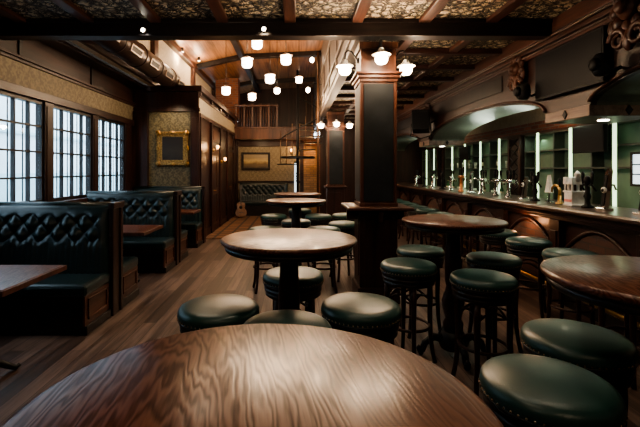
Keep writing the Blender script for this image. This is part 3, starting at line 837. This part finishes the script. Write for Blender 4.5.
# ---------------------------------------------------------------- paintings, sconces, aisle things
def painting(name, lb, x0, x1, z0, z1, y, fw, fmat, art):
    t = thing(name, lb, 'painting', ((x0 + x1) / 2, y, z0))
    w, h = (x1 - x0) / 2, z1 - z0
    f = MB()
    for d, a, b in ((.05, 0, fw * .45), (.035, fw * .45, fw), ):
        f.box(-w + a, w - a, -d, 0, a, b).box(-w + a, w - a, -d, 0, h - b, h - a).box(-w + a, -w + b, -d, 0, b, h - b).box(w - b, w - a, -d, 0, b, h - b)
    if fmat == 'gilt':
        for sx in (-1, 1):
            for zz in (0, h):
                f.ball((sx * (w - .03), -.04, zz + (.03 if zz == 0 else -.03)), .06, (1, .5, 1), 12)
            f.ball((sx * (w - .02), -.04, h / 2), .04, (1, .5, 1.6), 12)
        for zz in (.02, h - .02): f.ball((0, -.04, zz), .04, (1.8, .5, 1), 12)
    obj('frame', f, fmat, t, .006)
    obj('canvas', MB().box(-w + fw, w - fw, -.02, -.004, fw, h - fw), art, t)
painting('painting', 'dark painting in an ornate gilt frame on the papered wall above the last booth', -2.905, -2.25, 1.60, 2.30, YT - .014, .11, 'gilt', 'art_dark')
painting('painting', 'golden landscape painting in a dark frame on the back wall above the banquette', -1.855, -.885, 1.50, 2.10, 13.99, .07, 'blackwood', 'art_gold')
light('picture_glow', 'POINT', (-1.2, 13.3, 2.35), 7, (1, .72, .4), .1)
def sconce(lb, loc, dx, dy, e=6):
    t = thing('sconce', lb, 'lamp', loc, 0, 'amber wall sconces')
    obj('back_plate', MB().ball((0, 0, 0), .03, (1, 1, 1.8), 10), 'brass', t)
    obj('arm', MB().tube([(0, 0, 0), (dx * .05, dy * .05, -.02), (dx * .09, dy * .09, .02)], .007, 6), 'brass', t)
    obj('shade', MB().lathe([(.015, .02), (.03, .04), (.034, .09), (.028, .11), (0, .115)], (dx * .1, dy * .1, 0), 16), 'amber', t)
    light('sconce_glow', 'POINT', (loc[0] + dx * .18, loc[1] + dy * .18, loc[2] + .08), e, (1, .55, .25), .05)
sconce('amber sconce on the panelled aisle wall beside the first door', (XC + .07, 9.82, 1.98), 1, 0, 7)
sconce('amber sconce low on the panelled aisle wall, just past its brighter neighbour', (XC + .07, 10.86, 1.72), 1, 0, 3)
sconce('amber sconce at the right end of the papered back wall', (-.16, 13.98, 2.1), 0, -1, 7)
tag(obj('carpet', MB().box(-1.98, -.75, 8.9, 13.3, .0, .012), 'plaid'), 'brown plaid carpet along the panelled aisle wall', 'carpet')
gt = thing('acoustic_guitar', 'small dark guitar leaning at the far end of the panelled aisle wall', 'guitar', (-1.70, 12.65, .045), R(15))
gt.rotation_euler = (R(-12), 0, R(12))
pf = [(0, 0), (.14, .02), (.185, .11), (.165, .2), (.11, .27), (.135, .35), (.12, .43), (.05, .47)]
poly = pf + [(-x, z) for x, z in reversed(pf) if x > 0]
obj('body', MB().prism(poly, -.05, .05, 'y'), 'guitar', gt, .01)
obj('sound_hole', MB().lathe([(0, -.054), (.045, -.054), (.045, -.045), (0, -.045)], (0, 0, .3), 20, 'y'), 'black', gt)
obj('neck', MB().box(-.026, .026, -.065, -.03, .40, .86), 'blackwood', gt, .005)
obj('headstock', MB().box(-.04, .04, -.06, -.035, .86, 1.0), 'blackwood', gt, .005)
obj('bridge', MB().box(-.07, .07, -.062, -.048, .13, .15), 'blackwood', gt)

tt = thing('display_totem', 'narrow glowing white upright display at the back beside the brick niche', 'display', (.02, 13.4, 0))
obj('plinth', MB().box(-.14, .14, -.1, .1, 0, .6), 'black', tt)
obj('lit_panel', MB().box(-.075, .075, -.05, .05, .6, 1.72), 'totem', tt)
obj('cap', MB().box(-.085, .085, -.06, .06, 1.72, 1.78), 'black', tt)
mk = MB()
for z, h in ((1.12, .05), (1.2, .03), (1.26, .06), (1.37, .04)): mk.box(-.03, .035, -.056, -.05, z, z + h)
obj('dark_mark', mk, 'black', tt)
struct('wall_niche', MB().box(.26, .70, 13.9, 14, 0, 2.3), 'brick_warm')
light('niche_glow', 'POINT', (.48, 13.5, 2.05), 12, (1, .55, .22), .06)

# spiral staircase
ss = thing('spiral_staircase', 'black iron spiral staircase with brass rods rising to the gallery beyond the tables', 'staircase', (.05, 12.35, 0))
obj('centre_pole', MB().cyl((0, 0, 0), (0, 0, 4.5), .04, n=12), 'iron', ss)
nst, a0, turn = 14, R(20), R(430)
rail = []
for k in range(nst):
    z = .21 * (k + 1); a = a0 + turn * k / nst; w = R(17)
    c = lambda r, q: (r * math.cos(q), r * math.sin(q))
    if z > 1.6: obj('tread', MB().prism([c(.05, a - w), c(.75, a - w), c(.76, a), c(.75, a + w), c(.05, a + w)], z - .03, z, 'z'), 'iron', ss)
    if z > 1.6:
        for q in (a - w * .5, a + w * .5):
            p = c(.72, q); obj('baluster', MB().cyl((p[0], p[1], z), (p[0], p[1], z + .93), .011, n=6), 'bronze', ss)
for i in range(60):
    f = i / 59; a = a0 + turn * (.48 + .52 * f); z = .21 + .21 * nst * (.48 + .52 * f) * .93 + .87
    rail.append((.72 * math.cos(a), .72 * math.sin(a), z))
obj('handrail', MB().tube(rail, .02, 8), 'iron', ss)
obj('landing_ring', MB().ring((0, 0, 1.88), .5, .03, 36, 8), 'iron', ss)
obj('landing_plate', MB().lathe([(.05, 1.86), (.5, 1.86), (.5, 1.89), (.05, 1.89)], n=36), 'iron', ss)
for k, (px, py) in enumerate(((312, 60), (324, 60), (308, 90), (328, 91))):
    x, y, z = at(px, py, 11.5)
    t = thing('small_lamp', ['upper left', 'upper right', 'lower left', 'lower right'][k] + ' glowing bulb lamp of four on the post beside the spiral staircase', 'lamp', (x, y, z), 0, 'bulb lamps by the spiral staircase')
    obj('bulb', MB().ball((0, 0, 0), .06, (1, 1, 1.3), 12), 'globe', t)
    obj('holder', MB().cyl((0, 0, .06), (0, 0, .14), .025, n=10).tube([(0, 0, .13), ((.62 - x) * .5, 0, .2), (.62 - x, 0, .16)], .008, 6), 'iron', t)
light('stair_glow', 'POINT', (.35, 11.0, 3.4), 40, (1, .66, .38), .08)
tag(obj('lamp_post', MB().cyl((.62, 11.5, 0), (.62, 11.5, 4.8), .035, n=10), 'bronze'), 'slim brass post carrying bulb lamps beside the spiral staircase', 'post')

# ---------------------------------------------------------------- bar counter
BX = 2.8
bc = thing('bar_counter', 'long dark wooden bar counter with polished top along the right side', 'counter', (BX, 0, 0))
obj('countertop', MB().box(0, .72, 1.0, 13.4, 1.045, 1.10).box(-.02, .0, 1.0, 13.4, 1.05, 1.09), 'counter', bc, .012)
obj('front_panel', MB().box(.20, .26, 1.0, 13.4, .12, 1.045), 'mahogany_y', bc)
obj('plinth', MB().box(.17, .3, 1.0, 13.4, 0, .12), 'blackwood', bc)
obj('cornice', MB().box(.05, .2, 1.0, 13.4, .99, 1.045).box(.12, .2, 1.0, 13.4, .94, .99), 'mahogany_y', bc, .01)
bay = [1.0 + 1.22 * k for k in range(11)]
for k, y in enumerate(bay):
    obj('pilaster', MB().box(.13, .2, y - .09, y + .09, 0, .94).box(.115, .13, y - .055, y + .055, .18, .82), 'mahogany', bc, .006)
for k, y in enumerate(bay[:-1]):
    c = y + .61
    ar = MB(); pts = []
    outer = [(c - .5 + 1.0 * i / 14, .62 + .26 * math.sin(PI * i / 14)) for i in range(15)]
    ar.tube([(.185, a, z) for a, z in outer], .022, 6)
    obj('arch_moulding', ar, 'mahogany', bc)
    poly = [(c - .48, .2), (c + .48, .2)] + [(c + .48 - .96 * i / 12, .6 + .25 * math.sin(PI * i / 12)) for i in range(13)]
    obj('arched_panel', MB().prism(poly, .185, .2, 'x'), 'brick_dark', bc, label='brick filled arched panel')
rl = MB().cyl((-.06, 1.2, .26), (-.06, 13.2, .26), .02, n=10)
for k in range(9): rl.cyl((.15, 1.5 + 1.4 * k, .26), (-.06, 1.5 + 1.4 * k, .26), .012, n=8)
obj('foot_rail', rl, 'brass', bc)
light('bar_front_glow', 'POINT', (2.86, 5.2, .86), 3.2, (1, .45, .2), .04)
# ---------------------------------------------------------------- bar canopy
FX, VX = 2.9, 3.65
cp = thing('bar_canopy', 'dark wooden arched canopy over the bar with carved brackets and diamond studs', 'canopy', (0, 0, 0))
arches = [(-.10, 4.04), (4.76, 8.9), (9.62, 13.76)]
def az(y):
    for a, b in arches:
        if a < y < b:
            h = (b - a) / 2; m = (a + b) / 2
            return 2.14 + .30 * math.sqrt(max(0, 1 - ((y - m) / h) ** 2))
    return 2.14
ys = []
for a, b in arches: ys += [(a + b) / 2 - (b - a) / 2 * math.cos(PI * i / 32) for i in range(33)]
ys = [-.8] + ys
fm = MB()
for y0, y1 in zip(ys, ys[1:]):
    fm.prism([(y0, az(y0)), (y1, az(y1)), (y1, CZ), (y0, CZ)], FX, FX + .06, 'x')
obj('fascia', fm, 'mahogany_y', cp)
vm = MB()
for y0, y1 in zip(ys, ys[1:]):
    vm.prism([(y0, az(y0)), (y1, az(y1)), (y1, az(y1) + .05), (y0, az(y0) + .05)], FX + .06, VX, 'x')
obj('barrel_vault', vm, 'olive', cp, label='olive painted underside of the arches')
am = MB()
for a, b in arches:
    pts = [(FX - .012, y, az(y) + .03) for y in ys if a <= y <= b]
    am.tube(pts, .02, 6)
obj('arch_moulding', am, 'redwood_y', cp)
for (a, b) in ((-.82, -.10), (4.04, 4.76), (8.9, 9.62)):
    obj('pier_block', MB().box(FX - .01, VX, a, b, 2.035, 2.15), 'pier_wood', cp, .006)
    obj('diamond_stud', MB().prism([(3.28, 2.045), (3.315, 2.092), (3.28, 2.14), (3.245, 2.092)], a - .012, a + .002, 'y'), 'black', cp)
    obj('diamond_stud', MB().prism([((a + b) / 2, 2.045), ((a + b) / 2 + .035, 2.092), ((a + b) / 2, 2.14), ((a + b) / 2 - .035, 2.092)], FX - .022, FX - .008, 'x'), 'black', cp)
    obj('soffit_downlight', MB().lathe([(0, 2.026), (.05, 2.028), (.055, 2.036)], (3.3, (a + b) / 2, 0), 16), 'downlight', cp)
obj('cornice', MB().box(FX - .05, FX, -.8, 13.76, 2.93, 2.98).box(FX - .03, FX, -.8, 13.76, 2.86, 2.90).box(FX - .06, FX, -.8, 13.76, 3.02, CZ), 'redwood_y', cp, .008)
obj('cornice_rail', MB().cyl((FX - .06, -.8, 2.995), (FX - .06, 13.76, 2.995), .014, n=8).cyl((FX - .04, -.8, 2.90), (FX - .04, 13.76, 2.90), .009, n=8), 'pier_wood', cp)
for (y0, y1) in ((5.75, 8.3), (1., 3.2), (9.9, 13)):
    obj('fascia_panel', MB().box(FX - .014, FX, y0, y1, 2.60, 2.82), 'blackwood', cp, .006)
for y, k, zc in ((3.47, 1.25, 2.88), (5.28, 1.0, 2.80), (8.85, 1.0, 2.78)):
    X0 = FX - .02
    cv = MB().lathe([(0, -.14 * k), (.03 * k, -.135 * k), (.05 * k, -.11 * k), (.045 * k, -.095 * k), (.07 * k, -.09 * k), (.085 * k, -.06 * k), (.075 * k, -.04 * k), (.10 * k, -.03 * k), (.10 * k, 0)], (X0, y, zc), 20, 'x')
    for q in range(9):
        a = 2 * PI * q / 9; cv.ball((X0 - .04 * k, y + .125 * k * math.cos(a), zc + .125 * k * math.sin(a)), .048 * k, (.7, 1, 1), 8)
    for sy in (-1, 1):
        sp = [(X0 - .06 * k, y + sy * k * (.08 + .075 * math.cos(th) * (1 - th / 14)), zc - k * .2 + k * .075 * math.sin(th) * (1 - th / 14)) for th in [i * .5 for i in range(18)]]
        cv.tube(sp, [(.026 - .0009 * i) * k for i in range(18)], 6)
        cv.ball((X0 - .04 * k, y + sy * .15 * k, zc - .10 * k), .05 * k, (.6, .8, 1.2), 8)
    cv.ball((X0 - .05 * k, y, zc - .22 * k), .05 * k, (.7, .9, 1.6), 8)
    obj('carved_bracket', cv, 'redwood', cp)
obj('pier_lamp', MB().box(FX + .1, FX + .22, 4.77, 4.80, 2.05, 2.13), 'downlight', cp)

# black wall things on the fascia
tv = thing('television', 'large switched off black television on the canopy between two carved brackets', 'television', (FX - .03, 4.30, 2.31))
obj('casing', MB().box(-.05, .02, -.54, .54, 0, .52), 'black', tv, .008)
obj('screen', MB().box(-.054, -.05, -.52, .52, .025, .50), 'screen', tv)
def ballspeaker(lb, y, z):
    t = thing('ball_speaker', lb, 'speaker', (FX, y, z), 0, 'ball speakers on the canopy')
    obj('bracket', MB().tube([(.0, 0, .0), (-.07, 0, -.03), (-.12, 0, .0)], .015, 8), 'black', t)
    obj('body', MB().lathe([(0, -.10), (.05, -.095), (.075, -.06), (.085, 0), (.075, .06), (.05, .095), (0, .10)], (-.17, 0, .02), 20), 'black', t)
    obj('grille', MB().lathe([(0, -.03), (.05, -.025), (.065, 0)], (-.235, 0, .02), 16, 'x'), 'screen', t)
ballspeaker('round black speaker at the near end of the large television', 3.66, 2.42)
ballspeaker('round black speaker below the carved bracket, at the far end of the television', 4.93, 2.42)
bsx = thing('box_speaker', 'big black box speaker hung in a frame at the far carved bracket', 'speaker', (FX - .28, 8.6, 2.28), R(-20))
obj('cabinet', MB().prism([(-.2, .05), (.2, 0), (.2, .42), (-.2, .46)], -.17, .17, 'x'), 'black', bsx, .01)
obj('yoke', MB().tube([(-.19, 0, .2), (-.21, 0, -.06), (.0, 0, -.12), (.21, 0, -.06), (.19, 0, .2)], .015, 6).cyl((.19, 0, .2), (.3, 0, .25), .015, n=6), 'iron', bsx)
obj('grille', MB().box(-.15, .15, -.212, -.2, .07, .4), 'screen', bsx)

# ---------------------------------------------------------------- back bar
struct('wall_right_brick', MB().box(4.40, 4.5, 1.0, 13.9, 2.2, 2.38), 'brick')
struct('trim_15', MB().box(4.36, 4.5, 1.0, 13.9, 2.14, 2.2), 'redwood_y', .005)
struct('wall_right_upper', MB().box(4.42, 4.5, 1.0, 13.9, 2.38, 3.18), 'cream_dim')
cab = thing('back_counter', 'low dark cabinet run beneath the green lit shelves', 'cabinet', (4.0, 0, 0))
obj('carcass', MB().box(0, .42, 1.2, 13.8, 0, .9), 'mahogany_y', cab)
obj('worktop', MB().box(-.03, .42, 1.2, 13.8, .9, .94), 'counter', cab, .006)
def shelves(lb, y0, y1, strips):
    t = thing('shelf_unit', lb, 'shelves', (4.18, y0, .94), 0, 'green lit back bar shelves')
    W = y1 - y0
    obj('back_panel', MB().box(.17, .2, 0, W, 0, 1.2), 'shelf_green', t)
    for z in (.59, .885, 1.18): obj('shelf', MB().box(0, .17, 0.02, W - .02, z - .012, z + .012), 'shelf', t)
    ups = [0, W] + [(a + b) / 2 - y0 for a, b in zip(strips, strips[1:])]
    for u in ups: obj('upright', MB().box(.0, .17, max(0, u - .015), min(W, u + .015), 0, 1.2), 'shelf', t)
    for s in strips:
        obj('light_strip', MB().box(-.014, -.001, s - y0 - .03, s - y0 + .03, 0.0, 1.2), 'strip', t)
    return t
uA = [3.6, 4.5, 5.37, 6.23, 7.08]; uB = [8.42, 9.28, 10.13, 10.95]
shelves('green lit shelf unit nearest, behind the white castle shaped beer tap', 3.2, 7.5, uA)
shelves('green lit shelf unit farther along, past the lattice pilaster', 8.04, 11.5, uB)
shelves('farthest green lit shelf unit at the end of the back bar', 12.0, 13.6, [12.4, 13.1])
for y, lb in ((7.77, 'dark lattice pilaster between the two nearest lit shelf units'), (11.75, 'dark lattice pilaster before the farthest lit shelf unit')):
    t = thing('lattice_pilaster', lb, 'pilaster', (4.12, y, .94), 0, 'lattice pilasters of the back bar')
    obj('body', MB().box(.02, .25, -.22, .22, 0, 1.2), 'blackwood', t, .006)
    obj('frame', MB().box(0, .03, -.22, -.16, 0, 1.2).box(0, .03, .16, .22, 0, 1.2).box(0, .03, -.16, .16, 0, .06).box(0, .03, -.16, .16, 1.14, 1.2), 'mahogany', t)
    lt = MB()
    for k in range(6):
        z = .08 + .18 * k
        lt.cyl((.01, -.15, z), (.01, .15, z + .17), .008, n=6).cyl((.01, .15, z), (.01, -.15, z + .17), .008, n=6)
    obj('lattice', lt, 'iron', t)
tv2 = thing('monitor', 'small black monitor hung before the nearest lit shelves, above the white tap', 'television', (4.06, 5.68, 1.74))
obj('casing', MB().box(-.03, .03, -.31, .31, 0, .38), 'black', tv2, .006)
obj('screen', MB().box(-.034, -.03, -.295, .295, .02, .36), 'screen', tv2)
obj('bracket', MB().box(.03, .12, -.03, .03, .15, .21), 'black', tv2)
tv3 = thing('monitor', 'small black monitor hung before the farther lit shelf unit', 'television', (4.06, 9.85, 1.74))
obj('casing', MB().box(-.03, .03, -.25, .25, 0, .32), 'black', tv3, .006)
obj('screen', MB().box(-.034, -.03, -.235, .235, .02, .30), 'screen', tv3)
obj('bracket', MB().box(.03, .12, -.03, .03, .13, .19), 'black', tv3)
wp = thing('window_reflection', 'pale bluish glowing panel with dark bars, imitating a window reflection in the shelves at the right edge', 'cabinet door', (4.14, 4.92, 1.30))  # glowing panel stands in for a window mirrored in the shelf back
obj('frame', MB().box(-.0, .03, -.16, -.13, 0, .42).box(0, .03, .13, .16, 0, .42).box(0, .03, -.13, .13, 0, .03).box(0, .03, -.13, .13, .39, .42), 'blackwood', wp)
obj('pane', MB().box(.01, .02, -.13, .13, .03, .39), 'totem', wp)
obj('reflected_bar', MB().box(0, .01, -.008, .008, .03, .39).box(0, .01, -.13, .13, .14, .155).box(0, .01, -.13, .13, .26, .275), 'blackwood', wp)

# bottles and glasses on the far shelves
bk = {}
def bottle(kind, loc, lb, g):
    if kind not in bk:
        t = thing('bottle' if kind != 'glass' else 'drinking_glass', lb, 'bottle' if kind != 'glass' else 'glass', loc, 0, g)
        if kind == 'glass':
            obj('bowl', MB().lathe([(.0, .01), (.03, .012), (.036, .14), (.033, .14), (.028, .02), (0, .018)], n=12), 'glassware', t)
            obj('base', MB().lathe([(0, 0), (.032, 0), (.03, .01), (0, .012)], n=12), 'glassware', t)
        else:
            obj('body', MB().lathe([(0, 0), (.036, 0), (.038, .02), (.038, .16), (.03, .19), (.013, .22), (.013, .27), (0, .27)], n=12), 'bottle' if kind == 'brown' else 'bottle_green', t)
            obj('cap', MB().lathe([(.015, .268), (.015, .29), (0, .292)], n=10), 'brass', t)
            obj('bottle_label', MB().lathe([(.0385, .05), (.0392, .052), (.0392, .13), (.0385, .132)], n=12), 'cream', t)
        bk[kind] = t; return
    dup(bk[kind], loc, 0, lb, g)
rnd = random.Random(3)
for zi, z in ((.94, 'worktop'), (1.543, 'lower shelf')):
    for k in range(9):
        y = 8.2 + .36 * k + rnd.uniform(-.05, .05)
        kind = rnd.choice(['brown', 'green', 'glass', 'glass'])
        nm = {'brown': 'dark brown bottle', 'green': 'green glass bottle', 'glass': 'clear drinking glass'}[kind]
        for q in uB:
            if abs(y - q) < .06: y += .1
        bottle(kind, (4.10 if zi < 1 else 4.24, y, zi), nm + ' on the ' + z + ' of the farther lit shelf unit', 'bottles and glasses on the back bar')

# ---------------------------------------------------------------- beer taps on the counter
CZT = 1.10
def tap_t(lb, y, mat='chrome', n=3, x=3.1, s=1.):
    t = thing('beer_tap', lb, 'beer tap', (x, y, CZT), 0, 'beer taps on the counter')
    obj('pedestal', MB().lathe([(0, 0), (.05, 0), (.05, .012), (.028, .03), (.024, .22 * s), (0, .22 * s)], n=16), mat, t)
    obj('crossbar', MB().cyl((0, -.09 * n / 2, .24 * s), (0, .09 * n / 2, .24 * s), .026, n=14), mat, t)
    for k in range(n):
        yy = (k - (n - 1) / 2) * .09
        sp = obj('spout', MB().tube([(.02, yy, .24 * s), (.06, yy, .24 * s), (.085, yy, .21 * s), (.085, yy, .17 * s)], .010, 8), 'chrome', t)
        obj('tap_handle', MB().lathe([(.008, .25 * s), (.01, .29 * s), (.016, .33 * s), (.018, .38 * s), (.008, .40 * s), (0, .402 * s)], (.03, yy, 0), 10), 'black', sp)
    return t
def tap_swan(lb, y, mat):
    t = thing('beer_tap', lb, 'beer tap', (3.1, y, CZT), 0, 'beer taps on the counter')
    obj('pedestal', MB().lathe([(0, 0), (.045, 0), (.045, .012), (.022, .03), (.02, .10), (0, .10)], n=16), mat, t)
    obj('spout', MB().tube([(0, 0, .09), (0, .0, .17), (0, .03, .21), (0, .09, .22), (0, .14, .19), (0, .15, .13)], [.018, .017, .016, .015, .013, .011], 10), mat, t)
    obj('tap_handle', MB().lathe([(.007, .2), (.014, .25), (.016, .29), (0, .31)], n=10), 'black', t)
def tap_obelisk(lb, y, tilt=.06, h=.37):
    t = thing('beer_tap', lb, 'beer tap', (3.1, y, CZT), 0, 'beer taps on the counter')
    obj('pedestal', MB().box(-.05, .05, -.06, .06, 0, .02), 'chrome', t, .004)
    obj('tower', MB().prism([(-.03, .02), (.03, .02), (.028 - tilt, h), (-.015 - tilt, h + .05), (-.028 - tilt, h + .02)], -.022, .022, 'x'), 'chrome', t, .004)
    obj('black_face', MB().prism([(-.022, .04), (.022, .04), (.02 - tilt * .95, h - .02), (-.02 - tilt * .95, h - .02)], -.027, -.021, 'x'), 'black', t)
    obj('medallion', MB().lathe([(0, -.044), (.026, -.042), (.031, -.03), (.031, -.02)], (0, -.03, .20), 20, 'x'), 'white', t)
    obj('medallion_disc', MB().lathe([(0, -.048), (.018, -.046), (.018, -.042)], (0, -.03, .20), 20, 'x'), 'black', t)
    obj('spout', MB().tube([(.03, -.02, .25), (.08, -.02, .25), (.10, -.02, .2)], .01, 8), 'chrome', t)
def tap_ornate(lb, y, mat='black', x=3.1):
    t = thing('beer_tap', lb, 'beer tap', (x, y, CZT), 0, 'beer taps on the counter')
    obj('pedestal', MB().lathe([(0, 0), (.06, 0), (.06, .015), (.03, .03), (.024, .08), (.038, .12), (.024, .16), (.022, .24), (.034, .27), (.034, .31), (.012, .34), (0, .345)], n=16), mat, t)
    for sy in (-1, 1):
        b = obj('branch', MB().tube([(0, 0, .22), (0, sy * .06, .25), (0, sy * .085, .22), (.03, sy * .09, .18)], .011, 8), mat, t)
        obj('tap_handle', MB().lathe([(.008, .25), (.014, .30), (.018, .36), (.006, .385), (0, .387)], (0, sy * .07, 0), 10), mat, b)
    return t
def tap_castle(lb, y):
    t = thing('beer_tap', lb, 'beer tap', (3.1, y, CZT), 0, 'beer taps on the counter')
    w = .068
    m = MB().box(-w, w, -w, w, 0, .16).box(-w - .012, w + .012, -w - .012, w + .012, 0, .02).box(-w - .01, w + .01, -w - .01, w + .01, .15, .17)
    obj('lower_body', m, 'white', t, .004)
    obj('dark_band', MB().box(-w + .015, w - .015, -w + .015, w - .015, .17, .24), 'bottle', t, label='dark amber arcade band')
    ar = MB()
    for sx in (-1, 1):
        for sy in (-1, 0, 1): ar.box(sx * (w - .008) - .01, sx * (w - .008) + .01, sy * (w - .01) - .007, sy * (w - .01) + .007, .17, .24)
    for sy in (-1, 1): ar.box(-.012, .012, sy * (w - .008) - .01, sy * (w - .008) + .01, .17, .24)
    obj('arcade_post', ar, 'white', t)
    tw = MB().box(-w - .008, w + .008, -w - .008, w + .008, .24, .27)
    for sx in (-1, 1):
        for sy in (-1, 1): tw.box(sx * (w - .018) - .025, sx * (w - .018) + .025, sy * (w - .018) - .025, sy * (w - .018) + .025, .27, .32)
    tw.box(-.025, .025, -.06, .06, .27, .30)
    obj('battlement', tw, 'white', t, .003)
    obj('turret', MB().lathe([(.028, .27), (.028, .35), (.034, .355), (0, .40)], (.0, -.055, 0), 12), 'white', t)
    obj('red_stripe', MB().box(-w - .003, -w, -.06, .06, .045, .075), simple('pink_print', (.6, .22, .2), .5), t)
tap_castle('white castle shaped beer tap on the counter before the lit shelves', 4.57)
tap_obelisk('tilted chrome and black beer tap with round medallion near the right edge', 4.12)
tap_obelisk('chrome and black beer tap with round medallion cut off by the right edge', 3.66)
tap_ornate('black twin handled ornate beer tap just right of the white castle tap', 4.36)
tap_swan('curved brass swan neck beer tap left of the white castle tap', 4.82, 'brass')
t = thing('table_sign', 'small white triangular stand on the counter by the dark tap', 'sign', (3.15, 5.10, CZT))
obj('base', MB().lathe([(0, 0), (.05, 0), (.045, .012), (.01, .02), (.008, .13), (0, .13)], n=16), 'chrome', t)
obj('white_pyramid', MB().prism([(-.06, .12), (.06, .12), (.0, .34)], -.02, .02, 'x'), 'white', t)
tap_ornate('tall dark twin handled beer tap left of the white triangular stand', 5.32)
tap_obelisk('slim chrome beer tap beside the tall dark twin handled tap', 5.58, .06, .26)
tap_t('chrome triple beer tap below the lattice pilaster', 5.98)
tap_t('chrome triple beer tap just past the lattice pilaster', 6.36)
tap_t('chrome triple beer tap third from the lattice pilaster', 6.85)
tap_obelisk('slim chrome beer tap between triple taps at mid counter', 7.25, .02, .33)
tap_t('copper double beer tap glowing orange at mid counter', 7.7, 'copper', 2, s=1.15)
tap_t('chrome double beer tap just past the copper tap', 8.2, 'chrome', 2)
tap_ornate('dark twin handled beer tap past the copper tap', 8.7)
tap_t('small chrome triple beer tap toward the far end of the counter', 9.3)
tap_ornate('dark twin handled beer tap toward the far end of the counter', 9.9)
tap_t('last chrome triple beer tap by the near pillar edge', 10.6)

# ---------------------------------------------------------------- lights
W = bpy.data.worlds.new('sky'); S.world = W; W.use_nodes = True
bg = W.node_tree.nodes['Background']; bg.inputs['Color'].default_value = (.72, .88, 1., 1); bg.inputs['Strength'].default_value = 6.5
for i, (a, b) in enumerate(WIN):
    l = light('window_portal', 'AREA', (XL - .22, (a + b) / 2, (WZ0 + WZ1) / 2), 1, size=b - a, rot=(0, R(-90), 0), size_y=1.36)
    l.data.size = 1.36; l.data.size_y = b - a; l.data.cycles.is_portal = True
# made-up recessed ceiling lights, added out of view to fill the front room
def ceiling_fill(x, y, lb, e, col=(1, .80, .58), cone=R(120)):
    t = thing('added_ceiling_light', lb, 'lamp', (x, y, CZ - .001), 0, 'added fill lights of the front ceiling')
    obj('ring', MB().lathe([(.06, 0), (.06, -.012), (.045, -.014), (.045, 0)], n=20), 'lantern_trim', t)
    obj('lens', MB().lathe([(0, -.008), (.045, -.007)], n=20), 'downlight', t)
    light('ceiling_fill_glow', 'SPOT', (x, y, CZ - .05), e, col, .06, (0, 0, 0), cone=cone)
ceiling_fill(.30, 2.3, 'added fill light above the centre aisle table', 34)
ceiling_fill(1.5, 2.35, 'added fill light above the right hand table', 32)
ceiling_fill(-.45, .9, 'added fill light above the foreground table', 22)
ceiling_fill(-1.3, 3.9, 'added fill light above the aisle by the booths', 36)
# bar lighting, then added fill lamps without fixtures
G = (.80, 1., .74)
for y in (2.0, 5.6, 6.9, 8.2, 10.5, 12.3):
    light('vault_glow', 'AREA', (3.75, y, 2.16), 4, (.9, 1., .82), .5, (0, R(150), 0), size_y=.2)
for y in (4.4, 9.26):
    light('pier_down', 'SPOT', (3.3, y, 2.0), 14, (.95, 1, .85), .04, cone=R(110))
for y in (5.9, 7.2, 8.9, 10.6): light('shelf_spill', 'AREA', (4.1, y, 2.12), 4.5, G, .9, (0, R(20), 0), size_y=.1)
for y in (5.8, 8.0, 10.3, 13.): light('bar_fill', 'POINT', (1.7, y, 2.75), 4, (1, .78, .56), .1)  # added points that light the canopy woodwork and coffers, no fixtures
for x in (-1.5, .9): light('front_room_fill', 'POINT', (x, -.6, 2.5), 18, (1, .74, .5), .15)  # fill lamps added behind the camera to brighten the front room
light('front_room_fill', 'POINT', (-.9, 3.4, 2.6), 9, (1, .74, .5), .12)  # one more added fill lamp, no fixture modelled
light('picture_wall_fill', 'SPOT', (-2.55, 7.9, 2.9), 30, (1, .75, .48), .05, (R(38), 0, 0), cone=R(100))  # added spot to brighten the papered wall and gilt frame, no lamp there
for y in (2.2, 6.6, 11.2): light('canopy_fill', 'POINT', (4.0, y, 2.62), 9, (1, .78, .52), .08)  # points added to brighten the cream wall seen through the arches
for x, y in ((-1.9, 11.0), (-.6, 10.6)): light('vault_fill', 'POINT', (x, y, 3.9), 26, (1, .66, .38), .12)  # extra points added to light the plank vault from below
light('gallery_fill', 'POINT', (-1.4, 12.4, 3.3), 16, (1, .62, .34), .1)  # added point that brightens the gallery and chimney

S.view_settings.view_transform = 'AgX'
S.view_settings.look = 'AgX - Medium High Contrast'
S.view_settings.exposure = 0.3
